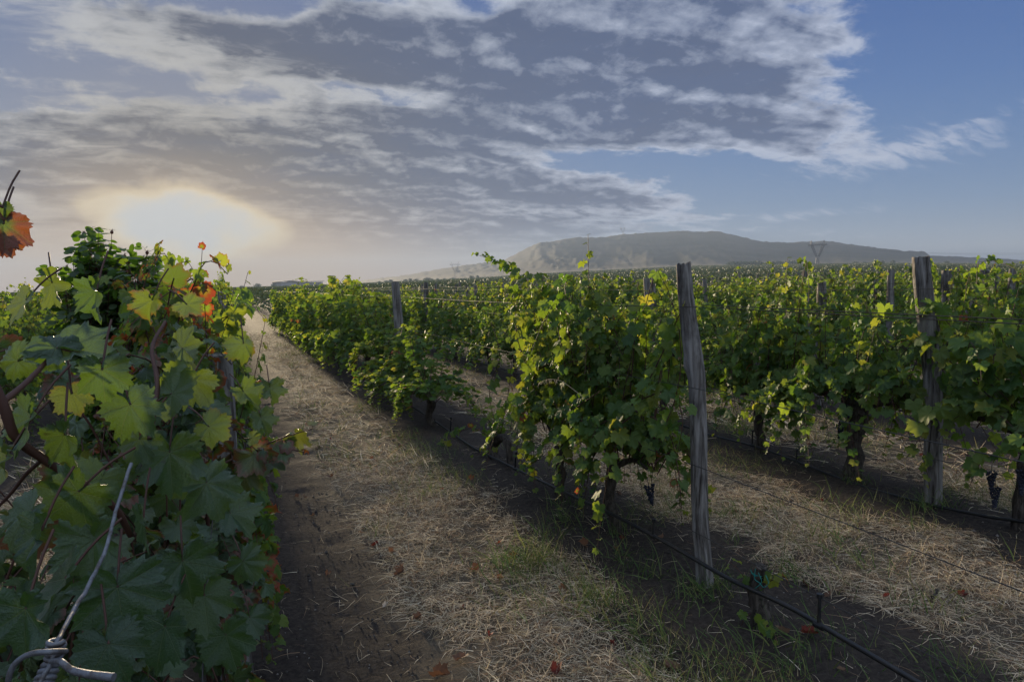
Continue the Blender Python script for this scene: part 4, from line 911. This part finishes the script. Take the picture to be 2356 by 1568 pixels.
for (x, y, n, s_) in ((1370, 1395, 60, .07), (1350, 1370, 40, .05), (1480, 1330, 50, .08), (1215, 1290, 110, .09), (1180, 1300, 90, .1), (1300, 1200, 60, .06), (1530, 1420, 70, .12), (1880, 1500, 80, .12), (1790, 1540, 80, .1), (1430, 1290, 50, .08), (1840, 1330, 40, .08), (1990, 1290, 60, .12), (1900, 1230, 50, .1), (2150, 1390, 40, .1), (1950, 1170, 70, .15), (1700, 1180, 60, .12), (2200, 1560, 60, .1), (1270, 1230, 60, .1), (1600, 1372, 40, .04), (1652, 1366, 40, .04), (1628, 1388, 50, .06), (2128, 1176, 40, .05), (2172, 1172, 40, .05), (1420, 1235, 40, .06), (1310, 1168, 40, .06), (1972, 1116, 40, .06)):
    c_ = on_ground(x, y)[:2]; tuft.append(c_ + rgt.normal(0, s_, (n, 2)))
blades("grass_tufts", 0, np.concatenate(tuft), (.08, .24), (.003, .0065), (.95, .3), GRN[:4], 81, 4, .8, "taller tufts of fresh green grass by the hose")
pg = Acc(); rgs = R(82); xy = sample(8000, 83, 5.5, lambda x, y: np.where((x > -.2) & (x < .8), .9, .22))
ico = np.array([[0, 0, 1], [.9, 0, .3], [.28, .85, .3], [-.72, .53, .3], [-.72, -.53, .3], [.28, -.85, .3], [0, 0, -.6]]); icf = [(0, 1, 2), (0, 2, 3), (0, 3, 4), (0, 4, 5), (0, 5, 1), (1, 6, 2), (2, 6, 3), (3, 6, 4), (4, 6, 5), (5, 6, 1)]
sz = rgs.uniform(.002, .0065, len(xy)) * np.where(rgs.uniform(0, 1, len(xy)) < .06, 2.4, 1)
VV = ico[None] * sz[:, None, None] * rgs.uniform(.6, 1.3, (len(xy), 7, 3)) + np.stack([xy[:, 0], xy[:, 1], gz(xy[:, 0], xy[:, 1])], -1)[:, None]
C = np.ones((len(xy), 7, 4)); C[..., :3] = (np.array([.05, .042, .036]) + rgs.uniform(0, 1, (len(xy), 1)) ** 4 * np.array([.25, .23, .21]))[:, None]
pg.add(VV.reshape(-1, 3), (np.array(icf)[None] + 7 * np.arange(len(xy))[:, None, None]).reshape(-1, 3), C.reshape(-1, 4)); tag(pg.obj("pebbles", DEADLEAF, smoothed=False), "small stones and crumbs on the dark soil", kind="stuff")

def dead_leaf_mesh(seed, col):
    r_ = R(seed); V, Tt, Tq, e = TPL[1][seed % 6]; V = V.copy(); V[:, 1] -= .2; rr2 = (V[:, :2] ** 2).sum(1)
    V[:, 2] = .55 * np.abs(V[:, 0]) ** 1.3 * r_.uniform(.3, 1.3) + .35 * rr2 * r_.uniform(.2, 1.2) + .12 * np.sin(V[:, 0] * 7 + seed) * e
    V[:, 0] *= r_.uniform(.55, .85); C = np.ones((len(V), 4)); C[:, :3] = np.array(col) * (1 - .35 * e[:, None] * r_.uniform(.2, 1))
    a = Acc(); a.add(V, Tt, C); a._f(Tq - len(V), 0); return a.mesh("fallen_leaf", DEADLEAF)
RED = [dead_leaf_mesh(q, c_) for q, c_ in enumerate([(.20, .04, .025), (.15, .032, .022), (.21, .065, .03)])]; BRN = [dead_leaf_mesh(10 + q, c_) for q, c_ in enumerate([(.20, .095, .05), (.15, .08, .05), (.24, .14, .085), (.12, .07, .05)])]; PALE = [dead_leaf_mesh(20, (.42, .38, .34))]
rgl = R(90); DL = [(1280, 1545, RED, .05, "bright red crumpled leaf on the straw at the bottom edge"), (1545, 1525, BRN, .05, "large brown curled leaf below the hose on dark soil"), (1180, 1275, RED, .035, "orange red leaf in the green tuft beside the path"), (1150, 1245, RED, .03, "small red leaf above the green tuft of the path"),
      (830, 1222, RED, .022, "tiny bright red leaf where dark soil meets straw"), (855, 1052, RED, .03, "red leaf pair on the straw beside the far soil edge"), (760, 1100, BRN, .04, "pale brown curled leaf on the dark soil edge"), (760, 1010, RED, .02, "small red leaf far up the path edge"), (700, 1142, RED, .03, "flat orange red leaf on the dark soil"),
      (885, 1385, PALE, .025, "pale whitish leaf scrap on the dark soil"), (1125, 1465, RED, .03, "reddish leaf among dry straw at lower middle"), (1090, 1310, BRN, .05, "brown leaf sheltering in the straw, left of the green tuft"), (920, 1320, BRN, .05, "rusty leaf pile edge on the straw border"), (1520, 1250, BRN, .045, "brown leaf under the grape bunches"), (1690, 1180, BRN, .03, "brown leaf behind the leaning post, on straw"),
      (2040, 1370, RED, .025, "small red leaf on the right hand straw"), (1760, 1170, RED, .02, "tiny red leaf between the first two rows"), (1890, 1150, RED, .02, "red leaf near the thick trunk of the second row"), (1340, 1255, BRN, .045, "curled brown leaf beside the trunk of the front vine"), (1620, 1090, RED, .03, "red leaf behind the leaning post, low in the gap"),
      (1015, 1555, BRN, .06, "big tan leaf lying at the bottom edge of the straw"), (1060, 1520, BRN, .05, "tan leaf folded like a boat on the lower straw"), (1860, 1470, RED, .05, "rusty red leaf at the foot of the teal tied stump"), (1800, 1465, BRN, .04, "brown leaf against the teal tied stump")]
def fallen(x, y, ms, s_, lab, grp=None):
    g_ = on_ground(x, y); o = link("fallen_leaf", ms[rgl.integers(0, len(ms))]); o.location = (g_[0], g_[1], G(g_[0], g_[1]) + .018); o.rotation_euler = (rgl.normal(0, .4), rgl.normal(0, .4), rgl.uniform(0, 6)); o.scale = (s_,) * 3; tag(o, lab, "leaf", grp)
for d_ in DL: fallen(*d_)
for q in range(56):
    g_ = sample(1, 1000 + q, 8, lambda x, y: np.ones_like(x), 1.9)[0]
    if g_[0] < .35: continue
    o = link("fallen_leaf", (BRN + RED)[rgl.integers(0, 7)]); o.location = (g_[0], g_[1], G(*g_) + .012); o.rotation_euler = (rgl.normal(0, .5), rgl.normal(0, .5), rgl.uniform(0, 6)); o.scale = (rgl.uniform(.02, .042),) * 3
    tag(o, "small shrivelled brown or red leaf scattered on the straw and soil", "leaf", "shrivelled leaves scattered on the ground")
# stray seed-head stalk in the front vine and a wood scrap
a = Acc(); S = spline([on_row(x, y, XA - .36) for x, y in ((1240, 880), (1262, 872), (1290, 876), (1312, 890), (1345, 916))], 20); tube(a, S, np.linspace(.0008, .0016, 20), 5); rg = R(5)
for q in range(30):
    p = S[int(rg.integers(0, 9))]; tube(a, [p, p + np.array([rg.normal(0, .01), rg.normal(0, .01), -.012 - rg.uniform(0, .015)])], .0012, 3, cap=False)
tag(a.obj("dry_grass_stalk", plain("bleached stalk", (.40, .33, .22), .8, .2, .2, 60)), "bleached dry grass seed head caught in the front vine leaves", "grass stalk")
g_ = on_ground(2155, 1362); a = Acc(); tube(a, [(-.06, 0, .012), (0, .005, .016), (.06, .01, .012)], [.010, .014, .009], 7, bump=1 + R(3).normal(0, .2, (3, 7))); o = a.obj("wood_scrap", BARK); o.location = (g_[0], g_[1], G(g_[0], g_[1])); o.rotation_euler = (0, 0, .3); tag(o, "dark broken scrap of wood lying on the straw, right of the stump", "wood scrap")

# ------------------------------------------------------------------ vineyard beyond, as one mass
def far_cards():
    acc = Acc(); rng = R(950)
    for (r0, r1, per, sz, hgt) in ((24.5, 75, 30, .12, 1.36), (75, 230, 6.0, .38, 1.36), (230, 905, .8, 1.0, 1.3)):
        for kr in range(-160, 420):
            X0 = kr * ROWS
            if abs(X0) >= r1: continue
            y0 = math.sqrt(max(r0 * r0 - X0 * X0, 0)); y1 = math.sqrt(r1 * r1 - X0 * X0)
            n = rng.poisson((y1 - y0) * per); y = rng.uniform(y0, y1, n); az_ = np.degrees(np.arctan2(X0, y)); y = y[(az_ > -24) & (az_ < 70)]
            n = len(y)
            if not n: continue
            gap = vnoise(y * .45, np.full(n, kr * 7.3), 4) ; top = hgt * (.80 + .36 * vnoise(y * .8, np.full(n, kr * 3.1), 8))
            z = top * rng.uniform(.22, 1.0, n) ** .8; x = X0 + rng.normal(0, .16, n)
            yield_ = rng.uniform(0, 1, n)
            k_ = gap > .10; x, y, z = x[k_], y[k_], z[k_]; n = len(x)
            nor = nrm(np.stack([rng.normal(0, 1, n), rng.normal(0, 1, n), rng.normal(.5, .6, n)], -1)); tg = nrm(np.cross(nor, rng.normal(0, 1, (n, 3)))); bt = np.cross(nor, tg); s_ = sz * rng.uniform(.6, 1.15, n)[:, None] * .5
            c_ = np.stack([x, y, z + terrain(x, y)], -1)
            V = np.stack([c_ - tg * s_ - bt * s_ * .5, c_ + tg * s_ * .3 - bt * s_ * .9, c_ + tg * s_ + bt * s_ * .4, c_ - tg * s_ * .2 + bt * s_], 1)
            C = np.zeros((n, 4, 4)); C[..., 0] = rng.uniform(0, .6 if r0 > 70 else 1, n)[:, None]; C[..., 3] = np.clip(rng.normal(.08, .12, n), 0, 1)[:, None]
            acc.add(V.reshape(-1, 3), np.arange(4 * n).reshape(-1, 4), C.reshape(-1, 4))
    return acc
tag(far_cards().obj("distant_vineyard", LEAFFAR, smoothed=False), "rows of vines merging into one green mass out to the hill foot", kind="stuff")

# ------------------------------------------------------------------ far plain: building, trees, pylons
def place(px, r_):                           # ground point at a distance in the direction of a pixel column
    a = RAD(azel(px, 650)[0]); x, y = r_ * sin(a), r_ * cos(a); return np.array([x, y, float(terrain(x, y))])
def winery():
    r_ = 860.; p0, p1 = place(647, r_), place(744, r_ + 40); ux = (p1 - p0); W = np.linalg.norm(ux[:2]); ang = math.atan2(ux[1], ux[0]); m_px = r_ / FPX
    root = empty("winery_building", tuple(p0), "long low hazy building with a columned front at the plain's far edge", "building", None, ang)
    def box(acc, x0, x1, y0, y1, z0, z1): acc.add([(x, y, z) for z in (z0, z1) for y in (y0, y1) for x in (x0, x1)], [(0, 2, 3, 1), (4, 5, 7, 6), (0, 1, 5, 4), (2, 6, 7, 3), (0, 4, 6, 2), (1, 3, 7, 5)])
    h1, h2 = 7.2, 5.6
    a = Acc(); box(a, 1, W * .36, 0, 18, 0, h1 - 1.2); box(a, W * .36, W, 2.5, 18, 0, h2); a.obj("wall", PLASTER, root, False)
    a = Acc(); n = 11; xs = np.linspace(-1.5, W * .40, n); zt = h1 - .9 + 1.3 * np.sin(np.linspace(.25, pi - .15, n))
    V = [(x, y, z + dz) for dz in (0, -.5) for y in (-2, 19) for x, z in zip(xs, zt)]; F = []
    for q in range(n - 1): F += [(q, q + 1, n + q + 1, n + q), (2 * n + q, 3 * n + q, 3 * n + q + 1, 2 * n + q + 1), (q, 2 * n + q, 2 * n + q + 1, q + 1)]
    a.add(V, F); xs2 = (W * .37, W + 1); a.add([(x, y, z + dz) for dz in (0, -.45) for y in (-1, 19) for x, z in zip(xs2, (h2 + .6, h2 + 1.5))], [(0, 1, 3, 2), (4, 6, 7, 5), (0, 4, 5, 1), (1, 5, 7, 3)]); a.obj("roof", ROOFM, root, False)
    for q in range(14):
        a = Acc(); x = W * .40 + q * (W * .58 / 13); box(a, x - .25, x + .25, -.3, .3, 0, h2 + .2); a.obj("column", PLASTER, root, False)
winery()
def far_tree(px, r_, h_, w_, label, seed, group):
    rng = R(seed); p = place(px, r_); root = empty("far_tree", tuple(p), label, "tree", group)
    a = Acc(); tube(a, [(0, 0, -.3), (rng.normal(0, .1), 0, h_ * .35), (rng.normal(0, .2), 0, h_ * .7)], [h_ * .04, h_ * .03, h_ * .012], 6); a.obj("trunk", BARK, root)
    n = 260; d = nrm(rng.normal(0, 1, (n, 3))) * (rng.uniform(0, 1, (n, 1)) ** .4) * (1 + .3 * rng.normal(0, 1, (n, 1)) * .6); c = d * [w_ / 2, w_ / 2, h_ * .40] + [0, 0, h_ * .60]; nor = nrm(rng.normal(0, 1, (n, 3))); tg = nrm(np.cross(nor, rng.normal(0, 1, (n, 3)))); bt = np.cross(nor, tg); s_ = h_ * .10 * rng.uniform(.6, 1.3, (n, 1))
    V = np.stack([c - tg * s_, c - bt * s_, c + tg * s_, c + bt * s_], 1); C = np.zeros((n, 4, 4)); C[..., 0] = rng.uniform(0, .5, n)[:, None]; b = Acc(); b.add(V.reshape(-1, 3), np.arange(4 * n).reshape(-1, 4), C.reshape(-1, 4)); b.obj("crown", LEAFFAR, root, False)
far_tree(767, 800, 8.5, 7.0, "round lone tree at the right end of the far building", 701, None)
far_tree(592, 800, 4.5, 9.0, "broad low tree left of the far building in the haze", 702, None)
far_tree(556, 780, 3.0, 6.0, "small hazy bush tree, leftmost on the far plain", 703, None)
far_tree(630, 830, 4.2, 7.0, "hazy tree touching the left end of the far building", 704, None)
rgf = R(99)
for q in range(26):
    x = rgf.uniform(790, 1120) if q < 16 else rgf.uniform(1850, 2300)
    far_tree(x, rgf.uniform(905, 960), rgf.uniform(2.5, 5.0), rgf.uniform(4, 8), "small scrubby tree on the hill foot, left of the long arching vine shoot" if q < 16 else "small scrubby tree at the hill foot, right of the windbreak wood", 710 + q, "scrubby trees on the left hill foot" if q < 16 else "scrubby trees on the right hill foot")
b = Acc(); rng = R(745)                       # windbreak wood
for (x0, x1) in ((1672, 1757), (1761, 1833)):
    n = 1500; xx = rng.uniform(x0, x1, n); pts = np.array([place(v, 940 + rng.uniform(0, 25)) for v in xx]); hh = 6.4 * (.75 + .35 * vnoise(xx * .22, xx * 0, 6)) * np.clip(np.minimum(xx - x0, x1 - xx) / 8 + .45, 0, 1)
    c = pts + np.stack([rng.normal(0, 1, n), rng.normal(0, 1, n), hh * rng.uniform(.05, 1, n)], -1); nor = nrm(rng.normal(0, 1, (n, 3))); tg = nrm(np.cross(nor, rng.normal(0, 1, (n, 3)))); bt = np.cross(nor, tg); s_ = rng.uniform(.5, 1.2, (n, 1))
    V = np.stack([c - tg * s_, c - bt * s_, c + tg * s_, c + bt * s_], 1); C = np.zeros((n, 4, 4)); C[..., 0] = rng.uniform(0, .4, n)[:, None]; b.add(V.reshape(-1, 3), np.arange(4 * n).reshape(-1, 4), C.reshape(-1, 4))
tag(b.obj("windbreak_wood", LEAFFAR, smoothed=False), "dark windbreak wood at the foot of the hill", kind="stuff")

def pylon(px, ybase, ytop, r_, label, ground_z=None, th=.14):
    p = place(px, r_); 
    if ground_z is not None: p[2] = ground_z
    zt = H + math.tan(RAD(azel(px, ytop)[1])) * r_; h_ = zt - p[2]
    root = empty("power_pylon", tuple(p), label, "pylon", None, -RAD(azel(px, 650)[0]))
    def bar(a, A, B): tube(a, [A, B], th, 4, cap=False)
    a = Acc(); w0, w1, wt = h_ * .05, h_ * .045, h_ * .26
    for sx in (-1, 1):
        for sy in (-1, 1):
            bar(a, (sx * w0 * 1.3, sy * w0, 0), (sx * w1, sy * w1 * .7, h_ * .30)); bar(a, (sx * w1, sy * w1 * .7, h_ * .30), (sx * wt, sy * w1 * .4, h_ * .80)); bar(a, (sx * w1 * .1, sy * w1 * .7, h_ * .34), (sx * wt * .62, sy * w1 * .4, h_ * .80))
            bar(a, (sx * wt, sy * w1 * .4, h_ * .80), (sx * wt * .92, 0, h_)); bar(a, (sx * wt * .62, sy * w1 * .4, h_ * .80), (sx * wt * .92, 0, h_))
        for q in range(6):
            z0, z1 = h_ * (.34 + q * .077), h_ * (.34 + (q + 1) * .077); f = lambda z: w1 + (wt - w1) * (z / h_ - .30) / .5; g = lambda z: wt * .62 * max(0, (z / h_ - .34) / .46)
            bar(a, (sx * f(z0), 0, z0), (sx * g(z1), 0, z1)); bar(a, (sx * g(z0), 0, z0), (sx * f(z1), 0, z1))
        for q in range(3): z0, z1 = h_ * q * .1, h_ * (q + 1) * .1; bar(a, (-sx * w0 * 1.2, 0, z0), (sx * w0, 0, z1))
    a.obj("mast", STEEL, root, False)
    a = Acc(); 
    for dz in (0, .05): bar(a, (-wt * 1.35, 0, h_ * (.80 + dz)), (wt * 1.35, 0, h_ * (.80 + dz)))
    for q in range(10): x0 = -wt * 1.35 + q * wt * .27; bar(a, (x0, 0, h_ * .80), (x0 + wt * .135, 0, h_ * .85)); bar(a, (x0 + wt * .135, 0, h_ * .85), (x0 + wt * .27, 0, h_ * .80))
    a.obj("crossarm", STEEL, root, False)
    return root, h_, wt
pn = pylon(1880, 614, 553, 820, "largest lattice power pylon, rising in front of the hill saddle", th=.32)
def hillz(px, r_):
    a = azel(px, 640)[0]; return float(np.interp(a, aa, [Hh[np.argmin(np.abs(rr - r_)), q] for q in range(len(aa))]))
pylon(1285, 622, 591, 1150, "hazy lattice power pylon in front of the left hill slope", hillz(1285, 1150), .15)
pylon(1048, 628, 602, 1250, "faint power pylon left of the long arching shoot", hillz(1048, 1250), .14)
pylon(1434, 540, 522, 1990, "tiny power pylon on the ridge skyline", hillz(1434, 1990) - 1, .22)
c0 = np.array(pn[0].location)
for q, (dx, y_end) in enumerate(((-1, 571), (0, 578), (1, 577))):
    s0 = c0 + np.array([cos(pn[0].rotation_euler[2]), sin(pn[0].rotation_euler[2]), 0]) * dx * pn[2] * 1.2 + [0, 0, pn[1] * .78]; e = at_depth(2700, y_end - 12, 700); u = np.linspace(0, 1, 40)[:, None]
    P = s0 * (1 - u) + e * u; P[:, 2] -= 4 * 9 * (u * (1 - u))[:, 0]; a = Acc(); tube(a, P, .055, 4, cap=False); tag(a.obj("power_cable", STEEL), "thin power cable running right from the largest pylon", "cable", "power cables of the largest pylon")
